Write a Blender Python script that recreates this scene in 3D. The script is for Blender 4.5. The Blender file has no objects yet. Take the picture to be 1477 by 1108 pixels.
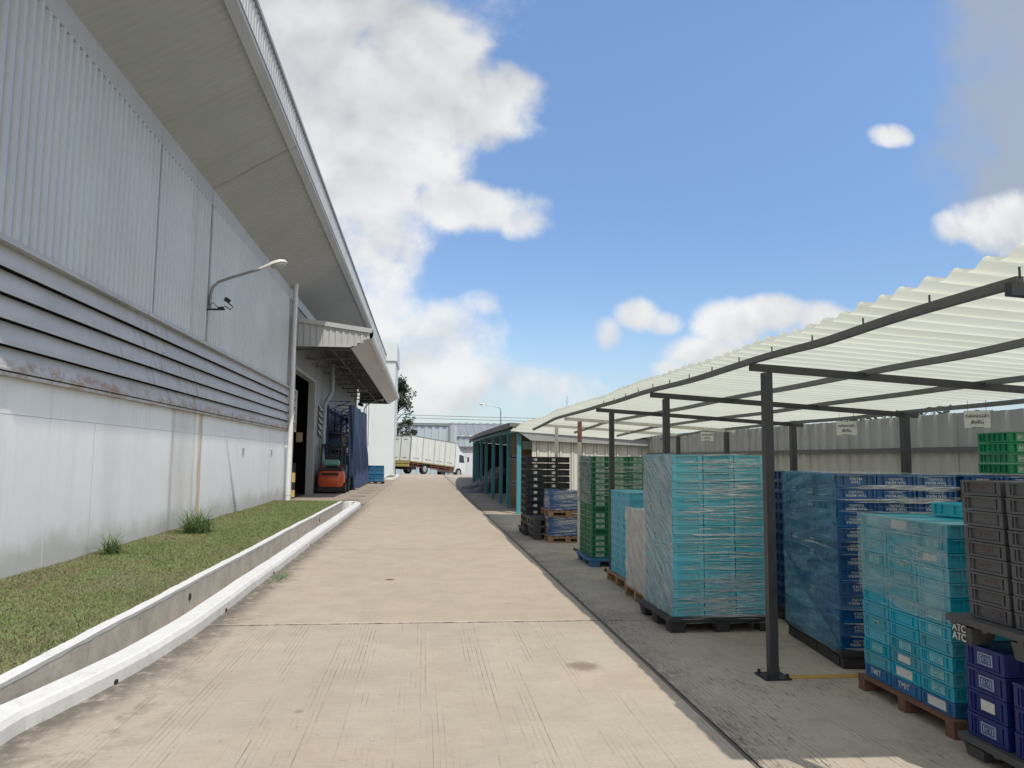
import bpy, bmesh, math, random
import numpy as np
from mathutils import Matrix, Vector, noise as mn
R = math.radians
scene = bpy.context.scene
COL = scene.collection

# ------------------------------------------------------------------ camera
F = 1109.0; PW, PH = 1477.0, 1108.0
def cam_axes():
    d = np.array([(612.0-PW/2)/F, (660.3-PH/2)/F, 1.0]); d /= np.linalg.norm(d)
    u = np.array([math.sin(0.021), -math.cos(0.021), 0.0]); u = u-d*(u@d); u /= np.linalg.norm(u)
    r = np.cross(d, u)
    return np.array([r, d, u])
RR = cam_axes()
right = RR@np.array([1., 0, 0]); up = RR@np.array([0, -1., 0]); back = RR@np.array([0, 0, -1.])
cd = bpy.data.cameras.new('camera'); cam = bpy.data.objects.new('camera', cd); COL.objects.link(cam)
m = Matrix(((right[0], up[0], back[0], 0), (right[1], up[1], back[1], 0), (right[2], up[2], back[2], 1.6), (0, 0, 0, 1)))
cam.matrix_world = m
cd.sensor_width = 36.0; cd.lens = F/PW*36.0; cd.clip_end = 3000; cd.clip_start = 0.05
scene.camera = cam

# ------------------------------------------------------------------ light
SUN = Vector((-0.272, 0.62, -1.0)).normalized()
sd = bpy.data.lights.new('sun', 'SUN'); sd.energy = 3.6; sd.angle = R(0.55); sd.color = (1.0, 0.94, 0.85)
so = bpy.data.objects.new('sun', sd); COL.objects.link(so)
so.rotation_euler = (-SUN).to_track_quat('Z', 'Y').to_euler(); so.location = (5, -10, 30)
scene.view_settings.view_transform = 'Standard'; scene.view_settings.look = 'None'
scene.view_settings.exposure = 0.0; scene.view_settings.gamma = 1.0

# ------------------------------------------------------------------ node helpers
class NT:
    def __init__(s, nt): s.nt = nt; s.n = nt.nodes; s.l = nt.links
    def put(s, sock, v):
        if isinstance(v, bpy.types.NodeSocket): s.l.new(v, sock)
        elif v is not None:
            if isinstance(v, (tuple, list)) and len(v) == 3 and sock.type == 'RGBA': v = (*v, 1)
            sock.default_value = v
    def node(s, t, **kw):
        nd = s.n.new(t)
        for k, v in kw.items(): setattr(nd, k, v)
        return nd
    def math(s, op, a, b=None, c=None, clamp=False):
        nd = s.node('ShaderNodeMath', operation=op, use_clamp=clamp)
        s.put(nd.inputs[0], a)
        if b is not None: s.put(nd.inputs[1], b)
        if c is not None: s.put(nd.inputs[2], c)
        return nd.outputs[0]
    def mix(s, f, a, b, mode='MIX'):
        nd = s.node('ShaderNodeMix', data_type='RGBA', blend_type=mode)
        s.put(nd.inputs['Factor'], f); s.put(nd.inputs[6], a); s.put(nd.inputs[7], b)
        return nd.outputs[2]
    def noise(s, vec, scale, detail=4, rough=0.55, dist=0):
        nd = s.node('ShaderNodeTexNoise'); s.put(nd.inputs['Vector'], vec)
        nd.inputs['Scale'].default_value = scale; nd.inputs['Detail'].default_value = detail
        nd.inputs['Roughness'].default_value = rough; nd.inputs['Distortion'].default_value = dist
        return nd.outputs['Fac']
    def map(s, vec, scale=(1, 1, 1), loc=(0, 0, 0), rot=(0, 0, 0)):
        nd = s.node('ShaderNodeMapping'); s.put(nd.inputs['Vector'], vec)
        nd.inputs['Scale'].default_value = scale; nd.inputs['Location'].default_value = loc; nd.inputs['Rotation'].default_value = rot
        return nd.outputs[0]
    def ss(s, v, a, b, lo=0.0, hi=1.0):
        nd = s.node('ShaderNodeMapRange', interpolation_type='SMOOTHSTEP')
        s.put(nd.inputs[0], v); nd.inputs[1].default_value = a; nd.inputs[2].default_value = b
        nd.inputs[3].default_value = lo; nd.inputs[4].default_value = hi
        return nd.outputs[0]
    def obj(s): return s.node('ShaderNodeTexCoord').outputs['Object']
    def pos(s): return s.node('ShaderNodeNewGeometry').outputs['Position']
    def sep(s, v):
        nd = s.node('ShaderNodeSeparateXYZ'); s.put(nd.inputs[0], v); return nd.outputs
    def comb(s, x, y, z):
        nd = s.node('ShaderNodeCombineXYZ'); s.put(nd.inputs[0], x); s.put(nd.inputs[1], y); s.put(nd.inputs[2], z); return nd.outputs[0]
    def bump(s, h, strength=0.3, dist=0.01, nrm=None):
        nd = s.node('ShaderNodeBump'); s.put(nd.inputs['Height'], h)
        nd.inputs['Strength'].default_value = strength; nd.inputs['Distance'].default_value = dist
        if nrm is not None: s.put(nd.inputs['Normal'], nrm)
        return nd.outputs[0]

def newmat(name):
    mt = bpy.data.materials.new(name); mt.use_nodes = True
    t = NT(mt.node_tree); b = t.n['Principled BSDF']
    return mt, t, b

def M(name, col, rough=0.6, metal=0.0, col2=None, vs=3.0, va=0.5, bump=0.0, bs=40.0, rnd=0.0, spec=0.5, stretch=(1, 1, 1), dirt=None, dz=(0, 1)):
    """generic procedural surface: base colour with uneven wear, fine grain, a per-object shift"""
    mt, t, b = newmat(name)
    v = t.pos() if stretch == 'w' else t.map(t.obj(), stretch)
    c2 = col2 or tuple(x*0.78 for x in col)
    f = t.ss(t.noise(v, vs, 5, 0.6), 0.5-0.25, 0.5+0.25)
    c = t.mix(t.math('MULTIPLY', f, va), col, c2)
    if dirt:
        g = t.ss(t.noise(v, vs*4.3, 6, 0.7), 0.52, 0.75)
        c = t.mix(t.math('MULTIPLY', g, 0.55), c, dirt)
    if rnd:
        oi = t.node('ShaderNodeObjectInfo'); hs = t.node('ShaderNodeHueSaturation')
        t.put(hs.inputs['Color'], c)
        t.put(hs.inputs['Value'], t.math('MULTIPLY_ADD', oi.outputs['Random'], rnd, 1-rnd*0.5))
        wv = t.math('FRACT', t.math('MULTIPLY', oi.outputs['Random'], 7.31))
        t.put(hs.inputs['Saturation'], t.math('MULTIPLY_ADD', wv, rnd*0.6, 1-rnd*0.35))
        c = hs.outputs[0]
    t.put(b.inputs['Base Color'], c)
    b.inputs['Metallic'].default_value = metal
    t.put(b.inputs['Roughness'], t.math('MULTIPLY_ADD', f, 0.18, rough-0.09))
    b.inputs['Specular IOR Level'].default_value = spec
    if bump:
        t.put(b.inputs['Normal'], t.bump(t.noise(v, bs, 5, 0.65), bump, 0.01))
    return mt

# ------------------------------------------------------------------ sky
w = bpy.data.worlds.new('World'); scene.world = w; w.use_nodes = True
t = NT(w.node_tree); bg = t.n['Background']
sky = t.node('ShaderNodeTexSky', sky_type='NISHITA'); sky.sun_disc = False
sky.sun_elevation = math.asin(-SUN.z); sky.sun_rotation = math.atan2(-SUN.x, -SUN.y)
sky.air_density = 1.15; sky.dust_density = 0.6; sky.ozone_density = 2.2; sky.altitude = 0
D = t.node('ShaderNodeTexCoord').outputs['Generated']
s_ = t.sep(D)
dy = t.math('MAXIMUM', t.math('ABSOLUTE', s_[1]), 0.05)
U = t.math('DIVIDE', s_[0], dy); V = t.math('DIVIDE', s_[2], dy)
warp = t.noise(t.map(D, (1, 1, 1)), 5.0, 6, 0.6)
blobs = [  # u, v, a, b, strength : cloud heaps by direction, those far to the right are unseen, added for fill light
 (-0.30, .62, .36, .26, 1.3), (-0.16, .44, .26, .20, 1.3), (-0.02, .56, .10, .11, 1.1), (-0.25, .22, .26, .20, 1.3), (0.045, .47, .115, .075, 1.15),
 (0.10, .50, .055, .045, 1.0), (0.06, .335, .115, .042, 1.15), (0.125, .315, .05, .03, .9), (-.01, .39, .07, .05, .9), (-.06, .27, .075, .09, .9), (0.02, .40, .05, .05, .7),
 (0.07, .205, .035, .025, .62), (0.03, .16, .08, .055, .72), (0.0, .10, .14, .06, .8), (.09, .09, .16, .04, .62),
 (.285, .195, .035, .028, .85), (.24, .165, .024, .026, .7), (.315, .185, .03, .02, .6), (.42, .185, .06, .04, .85), (.47, .20, .06, .03, .8), (.55, .195, .05, .03, .85), (.33, .12, .04, .018, .8), (.40, .14, .10, .03, .8),
 (.90, .34, .15, .05, .55), (.75, .335, .04, .025, .4), (.655, .47, .035, .018, .5), (1.5, .5, .45, .6, 1.3), (3.0, 1.0, 1.4, 1.6, 1.2), (.9, 1.6, .9, .6, 1.0), (-1.0, .3, .6, .4, 1.1)]
best = None
for (u0, v0, a, b_, st) in blobs:
    du = t.math('DIVIDE', t.math('SUBTRACT', U, u0), a); dv = t.math('DIVIDE', t.math('SUBTRACT', V, v0), b_)
    q = t.math('SUBTRACT', 1.0, t.math('ADD', t.math('MULTIPLY', du, du), t.math('MULTIPLY', dv, dv)))
    q = t.math('ADD', t.math('MULTIPLY', t.math('MAXIMUM', q, 0.0), st), t.math('MULTIPLY', t.math('MINIMUM', t.math('MAXIMUM', q, -1.5), 0.0), 0.85))
    best = q if best is None else t.math('SMOOTH_MAX', best, q, 0.35)
vec = t.comb(U, V, s_[1])
n1 = t.noise(vec, 6.0, 9, 0.52, 0.15); n2 = t.noise(t.map(vec, (1, 1, 1), (3.1, .7, 0)), 22.0, 7, 0.6, 0.3)
dens = t.math('ADD', best, t.math('MULTIPLY', t.math('SUBTRACT', n1, 0.5), 2.8))
dens = t.math('ADD', dens, t.math('MULTIPLY', t.math('SUBTRACT', n2, 0.5), 1.0))
mask = t.ss(dens, -0.10, 0.8)
dv_ = t.math('ADD', t.math('POWER', t.math('DIVIDE', t.math('SUBTRACT', U, 0.97), .24), 2), t.math('POWER', t.math('DIVIDE', t.math('SUBTRACT', V, .55), .34), 2))
veil = t.ss(t.math('ADD', t.math('SUBTRACT', 1.0, dv_), t.math('MULTIPLY', t.math('SUBTRACT', n1, .5), 2.0)), -.2, .6, 0, .8)
# light and grey sides of the heaps: compare the density with the density a little nearer the sun
vec2 = t.map(vec, (1, 1, 1), (-.01, .035, 0))
n1b = t.noise(vec2, 6.0, 4, 0.5, 0.15)
lit = t.math('ADD', t.math('MULTIPLY', t.math('SUBTRACT', n1, n1b), 2.0), 0.86)
thick = t.ss(dens, 0.6, 2.6)
shade = t.math('SUBTRACT', lit, t.math('MULTIPLY', thick, 0.34), clamp=True)
upd = t.ss(V, 0.35, 0.75)
shade = t.math('SUBTRACT', shade, t.math('MULTIPLY', upd, 0.42), clamp=True)
cloudc = t.mix(shade, (3.2, 3.45, 3.8), (7.1, 7.15, 7.2))
haze = t.ss(V, 0.0, 0.22, 1.0, 0.0)
grad = t.mix(t.ss(V, .2, .68), (.95, 1.05, 1.22), (1.38, 1.48, 1.62))
skyc = t.mix(1.0, sky.outputs[0], grad, 'MULTIPLY')
skyc = t.mix(t.math('MULTIPLY', haze, 0.42), skyc, (4.5, 5.1, 5.6))
front = t.ss(s_[1], -0.02, 0.1)
back_fill_m = t.ss(t.noise(D, 3.0, 7, 0.6), 0.34, 0.58)  # unseen clouds behind the camera, added to brighten the ambient light
skyc = t.mix(t.math('MULTIPLY', veil, front), skyc, (3.25, 3.6, 4.15))
mm = t.math('ADD', t.math('MULTIPLY', mask, front), t.math('MULTIPLY', back_fill_m, t.math('SUBTRACT', 1.0, front)))
cloud_fill = t.mix(t.ss(t.noise(D, 5.0, 6, .6), .3, .7), (6.5, 6.4, 6.2), (10.5, 10.2, 9.8))  # made brighter than the visible clouds for more fill
fin = t.mix(mm, skyc, t.mix(front, cloud_fill, cloudc))
t.put(bg.inputs[0], fin); bg.inputs[1].default_value = 0.125

# ------------------------------------------------------------------ geometry helpers
class MB:
    def __init__(s): s.v = []; s.f = []; s.m = []; s.cur = 0
    def quad(s, a, b, c, d):
        i = len(s.v); s.v += [tuple(a), tuple(b), tuple(c), tuple(d)]; s.f.append((i, i+1, i+2, i+3)); s.m.append(s.cur)
    def poly(s, pts):
        i = len(s.v); s.v += [tuple(p) for p in pts]; s.f.append(tuple(range(i, i+len(pts)))); s.m.append(s.cur)
    def box(s, x0, y0, z0, x1, y1, z1, T=None):
        i = len(s.v)
        p = [(x0, y0, z0), (x1, y0, z0), (x1, y1, z0), (x0, y1, z0), (x0, y0, z1), (x1, y0, z1), (x1, y1, z1), (x0, y1, z1)]
        if T is not None: p = [tuple(T@Vector(q)) for q in p]
        s.v += p
        for f in ((0, 3, 2, 1), (4, 5, 6, 7), (0, 1, 5, 4), (1, 2, 6, 5), (2, 3, 7, 6), (3, 0, 4, 7)):
            s.f.append(tuple(i+k for k in f)); s.m.append(s.cur)
        return s
    def bar(s, a, b, wd, ht, upv=(0, 0, 1)):
        a = Vector(a); b = Vector(b); d = (b-a).normalized(); upv = Vector(upv)
        sx = d.cross(upv)
        if sx.length < 1e-4: sx = d.cross(Vector((1, 0, 0)))
        sx.normalize(); uz = sx.cross(d)
        i = len(s.v)
        for p in (a, b):
            for (p1, p2) in ((-1, -1), (1, -1), (1, 1), (-1, 1)):
                s.v.append(tuple(p+sx*wd/2*p1+uz*ht/2*p2))
        for f in ((0, 3, 2, 1), (4, 5, 6, 7), (0, 1, 5, 4), (1, 2, 6, 5), (2, 3, 7, 6), (3, 0, 4, 7)):
            s.f.append(tuple(i+k for k in f)); s.m.append(s.cur)
        return s
    def tube(s, pts, r, n=12, cap=True):
        pts = [Vector(p) for p in pts]; rs = r if isinstance(r, (list, tuple)) else [r]*len(pts)
        i0 = len(s.v); prev = None
        for k, p in enumerate(pts):
            d = (pts[min(k+1, len(pts)-1)]-pts[max(k-1, 0)]).normalized()
            if prev is None:
                a = d.cross(Vector((0, 0, 1)));
                if a.length < 1e-3: a = d.cross(Vector((1, 0, 0)))
            else: a = prev-d*prev.dot(d)
            a.normalize(); prev = a; b = d.cross(a)
            for j in range(n):
                th = 2*math.pi*j/n
                s.v.append(tuple(p+(a*math.cos(th)+b*math.sin(th))*rs[k]))
        for k in range(len(pts)-1):
            for j in range(n):
                a = i0+k*n+j; b = i0+k*n+(j+1) % n
                s.f.append((a, b, b+n, a+n)); s.m.append(s.cur)
        if cap:
            s.f.append(tuple(i0+j for j in reversed(range(n)))); s.m.append(s.cur)
            s.f.append(tuple(i0+(len(pts)-1)*n+j for j in range(n))); s.m.append(s.cur)
        return s
    def grid(s, P):
        """P: 2-D list of points"""
        i0 = len(s.v); nr = len(P); nc = len(P[0])
        for row in P:
            for p in row: s.v.append(tuple(p))
        for a in range(nr-1):
            for b in range(nc-1):
                k = i0+a*nc+b
                s.f.append((k, k+1, k+nc+1, k+nc)); s.m.append(s.cur)
        return s
    def sweep(s, prof, path_fn, ts, closed=True):
        rows = []
        for tt in ts: rows.append([path_fn(tt, p) for p in prof]+([path_fn(tt, prof[0])] if closed else []))
        s.grid(rows)
        if closed:
            s.poly(list(reversed(rows[0][:-1]))); s.poly(rows[-1][:-1])
        return s
    def mesh(s, name, mats, smooth=False, merge=False):
        me = bpy.data.meshes.new(name); me.from_pydata(s.v, [], s.f)
        if not isinstance(mats, (list, tuple)): mats = [mats]
        for q in mats: me.materials.append(q)
        if len(mats) > 1: me.polygons.foreach_set('material_index', s.m)
        if merge:
            bm = bmesh.new(); bm.from_mesh(me); bmesh.ops.remove_doubles(bm, verts=bm.verts, dist=1e-4); bm.to_mesh(me); bm.free()
        if smooth: me.polygons.foreach_set('use_smooth', [True]*len(me.polygons))
        me.update(); return me
    def build(s, name, mats, parent=None, smooth=False, local=False, merge=False):
        me = s.mesh(name, mats, smooth, merge)
        o = bpy.data.objects.new(name, me); COL.objects.link(o)
        if parent is not None:
            o.parent = parent
            if not local:
                me.transform(WM[parent.name].inverted())
                WM[o.name] = WM[parent.name].copy()
            else: WM[o.name] = WM[parent.name].copy()
        else: WM[o.name] = Matrix.Identity(4)
        return o
WM = {}
def tag(o, label=None, cat=None, group=None, kind=None):
    if label: o['label'] = label
    if cat: o['category'] = cat
    if group: o['group'] = group
    if kind: o['kind'] = kind
    return o
def empty(name, loc, rz=0, label=None, cat=None, group=None, M4=None):
    o = bpy.data.objects.new(name, None); COL.objects.link(o); o.empty_display_size = 0.2
    mw = M4 if M4 is not None else Matrix.Translation(loc)@Matrix.Rotation(rz, 4, 'Z')
    o.matrix_world = mw; WM[o.name] = mw
    return tag(o, label, cat, group)
def smooth_by(o):
    me = o.data
    me.polygons.foreach_set('use_smooth', [True]*len(me.polygons))
    try: me.set_sharp_from_angle(angle=R(35))
    except Exception: pass
_tc = {}
def text_mesh(txt, size, mt, spacing=1.0, lines=0.8, key=None, rot180=False, ext=0.001, name='lettering'):
    k = (txt, size, mt.name, spacing, rot180, lines)
    if k in _tc: return _tc[k]
    c = bpy.data.curves.new('tmp', 'FONT'); c.body = txt; c.size = size; c.extrude = ext; c.space_character = spacing
    c.align_x = 'CENTER'; c.align_y = 'CENTER'; c.space_line = lines; c.offset = size*0.012
    o = bpy.data.objects.new('tmp', c); COL.objects.link(o)
    bpy.context.view_layer.update()
    me = bpy.data.meshes.new_from_object(o.evaluated_get(bpy.context.evaluated_depsgraph_get()))
    me.name = name; bpy.data.objects.remove(o)
    me.transform(Matrix.Rotation(R(90), 4, 'X')@Matrix.Rotation(R(180) if rot180 else 0, 4, 'Z'))
    me.materials.clear(); me.materials.append(mt)
    _tc[k] = me; return me
def child(name, me, parent, loc=(0, 0, 0), rz=0):
    o = bpy.data.objects.new(name, me); COL.objects.link(o); o.parent = parent
    o.location = loc; o.rotation_euler = (0, 0, rz); return o
rnd = random.Random(7)

# ------------------------------------------------------------------ materials
def m_road(name, base, base2, grooves, dark, side=False):
    mt, t, b = newmat(name); p = t.pos(); s = t.sep(p)
    v = p
    big = t.ss(t.noise(v, 0.35, 6, 0.6, 0.4), 0.3, 0.7)
    mid = t.ss(t.noise(v, 2.3, 7, 0.7), 0.36, 0.66)
    fine = t.noise(v, 60, 6, 0.8)
    cr = t.noise(t.map(v, (7, .6, 1)), 5, 4, .7)          # broom texture across
    bm2 = t.noise(t.map(v, (1.2, 14, 1)), 4, 4, .7)
    c = t.mix(big, base, base2)
    if not side: c = t.mix(t.math('MULTIPLY', t.ss(t.math('ADD', s[1], t.math('MULTIPLY', t.noise(v, 1.2, 3), .05)), 7.62, 7.72), .55), c, (.47, .375, .28))
    warm = t.ss(t.noise(t.map(v, (1, .7, 1), (5, 2, 0)), 1.1, 6, .65, .5), .5, .68)
    c = t.mix(t.math('MULTIPLY', warm, 0.35), c, (base[0]*1.04, base[1]*.88, base[2]*.78))
    grit = t.noise(v, 260, 3, .8)
    c = t.mix(t.math('MULTIPLY', t.ss(grit, .42, .62), .22), c, tuple(x*.55 for x in base))
    c = t.mix(t.math('MULTIPLY', mid, 0.38), c, tuple(x*0.72 for x in base2))
    c = t.mix(t.math('MULTIPLY', t.ss(bm2, .35, .75), 0.22), c, tuple(x*1.18 for x in base))
    c = t.mix(t.math('MULTIPLY', t.ss(fine, .38, .66), 0.42), c, tuple(x*0.66 for x in base))
    # fine tined grooves along the yard, worn in patches
    wv = t.math('PINGPONG', t.math('ADD', t.math('MULTIPLY', s[0], 1.0), t.math('MULTIPLY', t.noise(t.map(v, (.2, .12, 1)), 2.0, 1), 0.05)), 0.0175)
    line = t.ss(wv, 0.0, 0.0055, 1.0, 0.0)
    patch = t.ss(t.noise(t.map(v, (3.2, .16, 1)), 1.5, 5, .7), 0.47, 0.62)
    brk = t.ss(t.noise(t.map(v, (9, 1.1, 1)), 3, 4, .7), 0.36, 0.56)
    gm = t.math('MULTIPLY', t.math('MULTIPLY', line, patch), brk)
    if not side: gm = t.math('MULTIPLY', gm, t.ss(s[1], 7.6, 7.7, 1.0, .22))
    c = t.mix(t.math('MULTIPLY', gm, grooves), c, dark)
    # blackened gutter and joint edges
    if not side:
        sw = t.math('MULTIPLY', t.math('POWER', t.math('MAXIMUM', t.math('SUBTRACT', 7.4, s[1]), 0.0), 2.0), .042)
        e1 = t.ss(t.math('ADD', t.math('ADD', s[0], t.math('MINIMUM', sw, .27)), t.math('MULTIPLY', t.noise(v, 3, 5, .7), .35)), -1.78, -1.45, 1.0, 0.0)
        nearm = t.ss(t.noise(v, 8, 5, .7), .25, .55)
        yf = t.ss(s[1], 22, 30, 1.0, 0.0)
        c = t.mix(t.math('MULTIPLY', t.math('MULTIPLY', t.math('MULTIPLY', e1, nearm), yf), .8), c, (.075, .068, .06))
        # rust coloured stain and small marks
        for (sx, sy, rr, cc, am) in ((1.25, 6.02, .13, (.14, .09, .07), .6), (-.42, 10.35, .07, (.14, .06, .045), .9), (-.75, 5.1, .035, (.12, .10, .08), .4), (.95, 8.6, .05, (.2, .16, .12), .3)):
            q = t.math('ADD', t.math('POWER', t.math('DIVIDE', t.math('SUBTRACT', s[0], sx), rr), 2), t.math('POWER', t.math('DIVIDE', t.math('SUBTRACT', s[1], sy), rr*1.1), 2))
            q = t.math('ADD', q, t.math('MULTIPLY', t.math('SUBTRACT', t.noise(v, 22, 6, .75), .5), 2.8))
            c = t.mix(t.math('MULTIPLY', t.ss(q, 0.1, 1.3, 1, 0), am), c, cc)
        # pale worn arris and dark crumbs along the big cross joint
        jn = t.math('ABSOLUTE', t.math('SUBTRACT', t.math('ADD', s[1], t.math('MULTIPLY', t.noise(t.map(v, (1, 0, 0)), 9, 5, .8), .035)), 7.725))
        c = t.mix(t.math('MULTIPLY', t.ss(jn, .012, .035, 1, 0), t.math('MULTIPLY', t.ss(t.noise(t.map(v, (1, 0, 0)), 4, 4, .7), .35, .65), .5)), c, (.62, .56, .47))
        jd = t.math('ABSOLUTE', t.math('SUBTRACT', t.math('ADD', s[1], t.math('MULTIPLY', t.noise(t.map(v, (1, 0, 0)), 14, 5, .8), .02)), 7.684))
        c = t.mix(t.math('MULTIPLY', t.ss(jd, .006, .016, 1, 0), t.ss(t.noise(t.map(v, (1, 0, 0)), 6, 4, .7), .42, .6)), c, (.10, .085, .07))
        # scattered specks and drips
        sk = t.ss(t.noise(v, 26, 2, .5), .70, .76)
        c = t.mix(t.math('MULTIPLY', sk, .55), c, (.20, .165, .13))
        # dark tidemark mottling that creeps out from the kerb
        cr2 = t.math('MULTIPLY', t.ss(t.noise(t.map(v, (1, .8, 1)), 5, 6, .75), .48, .62), t.ss(t.math('ADD', s[0], t.math('MULTIPLY', t.noise(v, .9, 3), .8)), -1.5, -.9, 1, 0))
        c = t.mix(t.math('MULTIPLY', cr2, .45), c, (.17, .15, .12))
    else:
        e1 = t.ss(t.math('SUBTRACT', s[0], t.math('MULTIPLY', t.noise(v, 1.6, 5, .7), .9)), 1.15, 1.75, 1.0, 0.0)
        l2 = t.ss(t.math('PINGPONG', t.math('ADD', s[0], t.math('MULTIPLY', t.noise(v, .8, 2), .2)), 0.013), 0, .006, 1, 0)
        l2 = t.math('MAXIMUM', l2, t.ss(t.noise(t.map(v, (14, 1.2, 1)), 6, 5, .8), .47, .55))
        g3 = t.math('MULTIPLY', t.math('MULTIPLY', e1, l2), t.ss(t.noise(v, 9, 5, .7), .3, .5))
        c = t.mix(t.math('MULTIPLY', g3, .75), c, (.05, .047, .043))
        st = t.ss(t.noise(v, 1.1, 6, .7, .6), .5, .68)
        c = t.mix(t.math('MULTIPLY', st, .4), c, (.20, .175, .145))
        # short black scrape marks
        sc = t.ss(t.noise(t.map(v, (30, 2.2, 1), rot=(0, 0, .05)), 2.6, 4, .7), .58, .62)
        sp = t.ss(t.noise(t.map(v, (1, .6, 1)), 1.7, 3, .6), .44, .58)
        c = t.mix(t.math('MULTIPLY', t.math('MULTIPLY', sc, sp), .85), c, (.04, .037, .033))
    t.put(b.inputs['Base Color'], c); b.inputs['Roughness'].default_value = 0.88; b.inputs['Specular IOR Level'].default_value = .25
    h = t.math('SUBTRACT', t.math('MULTIPLY', fine, .6), t.math('MULTIPLY', t.math('MULTIPLY', line, patch), .5))
    h = t.math('ADD', h, t.math('MULTIPLY', cr, .5))
    t.put(b.inputs['Normal'], t.bump(h, .5, .004))
    return mt
ROAD = m_road('road_concrete', (.49, .432, .352), (.395, .335, .265), .78, (.15, .12, .09))
APRON = m_road('apron_concrete', (.38, .33, .28), (.31, .27, .225), .3, (.12, .1, .08))
PADM = m_road('pad_concrete', (.50, .445, .36), (.42, .37, .295), .5, (.07, .065, .06), True)
def m_wall():
    mt, t, b = newmat('painted_precast'); p = t.pos(); s = t.sep(p)
    c = t.mix(t.ss(t.noise(p, .6, 6, .6), .3, .7), (.84, .86, .86), (.78, .80, .80))
    c = t.mix(t.math('MULTIPLY', t.ss(t.noise(t.map(p, (1, 4, .25)), 1.6, 6, .7), .45, .75), .35), c, (.62, .64, .63))
    # damp dirt rising from the lawn
    hgt = t.math('ADD', s[2], t.math('MULTIPLY', t.noise(p, 1.3, 6, .65), -.75))
    c = t.mix(t.math('MULTIPLY', t.ss(hgt, -.12, .32, 1, 0), .55), c, (.36, .35, .31))
    # brown water streaks
    for (y0, wd, am, z0, cc) in ((17.05, .15, .85, .1, (.47, .33, .15)), (15.25, .09, .6, .2, (.38, .31, .21)), (16.6, .06, .5, .1, (.45, .34, .2)), (15.6, .45, .35, .1, (.45, .43, .38)), (16.2, .5, .3, .1, (.50, .45, .36)), (12.4, .3, .2, .1, (.5, .5, .47)), (24.5, .05, .3, .1, (.4, .34, .25)), (9.3, .12, .12, .1, (.4, .4, .38))):
        q = t.math('ABSOLUTE', t.math('SUBTRACT', t.math('ADD', s[1], t.math('MULTIPLY', t.noise(t.map(p, (0, 0, 1)), 3, 4), .07)), y0+.035))
        k = t.ss(q, wd*.35, wd*1.5, 1, 0)
        k = t.math('MULTIPLY', k, t.ss(t.noise(t.map(p, (1, 8, .6)), 3, 5, .7), .25, .6))
        c = t.mix(t.math('MULTIPLY', k, am), c, cc)
    # rust spread beneath the louvre
    k = t.math('MULTIPLY', t.ss(t.math('ADD', s[2], t.math('MULTIPLY', t.noise(t.map(p, (1, 3, .5)), 2.5, 6, .75), .5)), 2.6, 2.95, 0, 1), t.ss(t.noise(p, .8, 3), .45, .6))
    c = t.mix(t.math('MULTIPLY', k, .55), c, (.38, .29, .2))
    t.put(b.inputs['Base Color'], c); b.inputs['Roughness'].default_value = .55
    h = t.math('ADD', t.noise(p, 35, 5, .6), t.math('MULTIPLY', t.noise(p, 1.6, 3), 4))
    t.put(b.inputs['Normal'], t.bump(h, .18, .01)); return mt
WALL = m_wall()
def m_clad(name, c1, c2, rough=.42, streak=.4, metal=.25):
    mt, t, b = newmat(name); p = t.pos(); s = t.sep(p)
    c = t.mix(t.ss(t.noise(p, .45, 5, .6), .3, .7), c1, c2)
    st = t.ss(t.noise(t.map(p, (3, 3, .18)), 2.2, 6, .7), .5, .75)
    c = t.mix(t.math('MULTIPLY', st, streak), c, tuple(x*.72 for x in c2))
    b.inputs['Metallic'].default_value = metal; b.inputs['Roughness'].default_value = rough
    for (y0, wd, cc, am) in ((17.0, .07, (.30, .27, .22), .8), (13.7, .05, (.33, .32, .30), .5), (15.9, .06, (.34, .33, .30), .5)):
        q = t.math('ABSOLUTE', t.math('SUBTRACT', s[1], y0)); k = t.math('MULTIPLY', t.ss(q, wd*.4, wd*1.5, 1, 0), t.ss(t.noise(t.map(p, (1, 6, .8)), 3, 5, .7), .3, .6))
        c = t.mix(t.math('MULTIPLY', k, am), c, cc)
    t.put(b.inputs['Base Color'], c)
    t.put(b.inputs['Normal'], t.bump(t.noise(p, 3, 3), .12, .02)); return mt
CLAD = m_clad('pale_blue_sheet_metal', (.56, .59, .595), (.50, .53, .535))
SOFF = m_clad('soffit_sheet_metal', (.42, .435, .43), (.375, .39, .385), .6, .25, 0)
FASC = m_clad('fascia_sheet_metal', (.50, .51, .50), (.44, .45, .44), .45, .3)
def m_louv():
    mt, t, b = newmat('weathered_louvre'); p = t.pos(); s = t.sep(p)
    c = t.mix(t.ss(t.noise(t.map(p, (1, .5, 2)), 1.2, 6, .65), .3, .7), (.52, .515, .50), (.43, .425, .41))
    k = t.math('MULTIPLY', t.ss(t.noise(t.map(p, (2, 3, .7)), 2.2, 7, .75), .5, .68), t.ss(t.math('ABSOLUTE', t.math('SUBTRACT', s[1], 14.6)), 1.5, 4.6, 1, 0))
    c = t.mix(t.math('MULTIPLY', k, .75), c, (.24, .17, .12))
    k2 = t.math('MULTIPLY', t.ss(t.noise(t.map(p, (2, 2, 3)), 2.0, 6, .75), .42, .6), t.ss(s[2], 2.60, 2.74, 1, 0))
    c = t.mix(t.math('MULTIPLY', k2, .85), c, (.33, .2, .11))
    t.put(b.inputs['Base Color'], c); b.inputs['Roughness'].default_value = .5; b.inputs['Metallic'].default_value = .15
    return mt
LOUV = m_louv()
TRIM = M('grey_trim', (.36, .37, .37), .45, .2, vs=1.2)
PIPE = M('white_pvc_pipe', (.72, .73, .71), .4, col2=(.60, .61, .58), vs=2, dirt=(.42, .4, .36))
DARKIN = M('dark_interior', (.035, .035, .037), .9)
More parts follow.
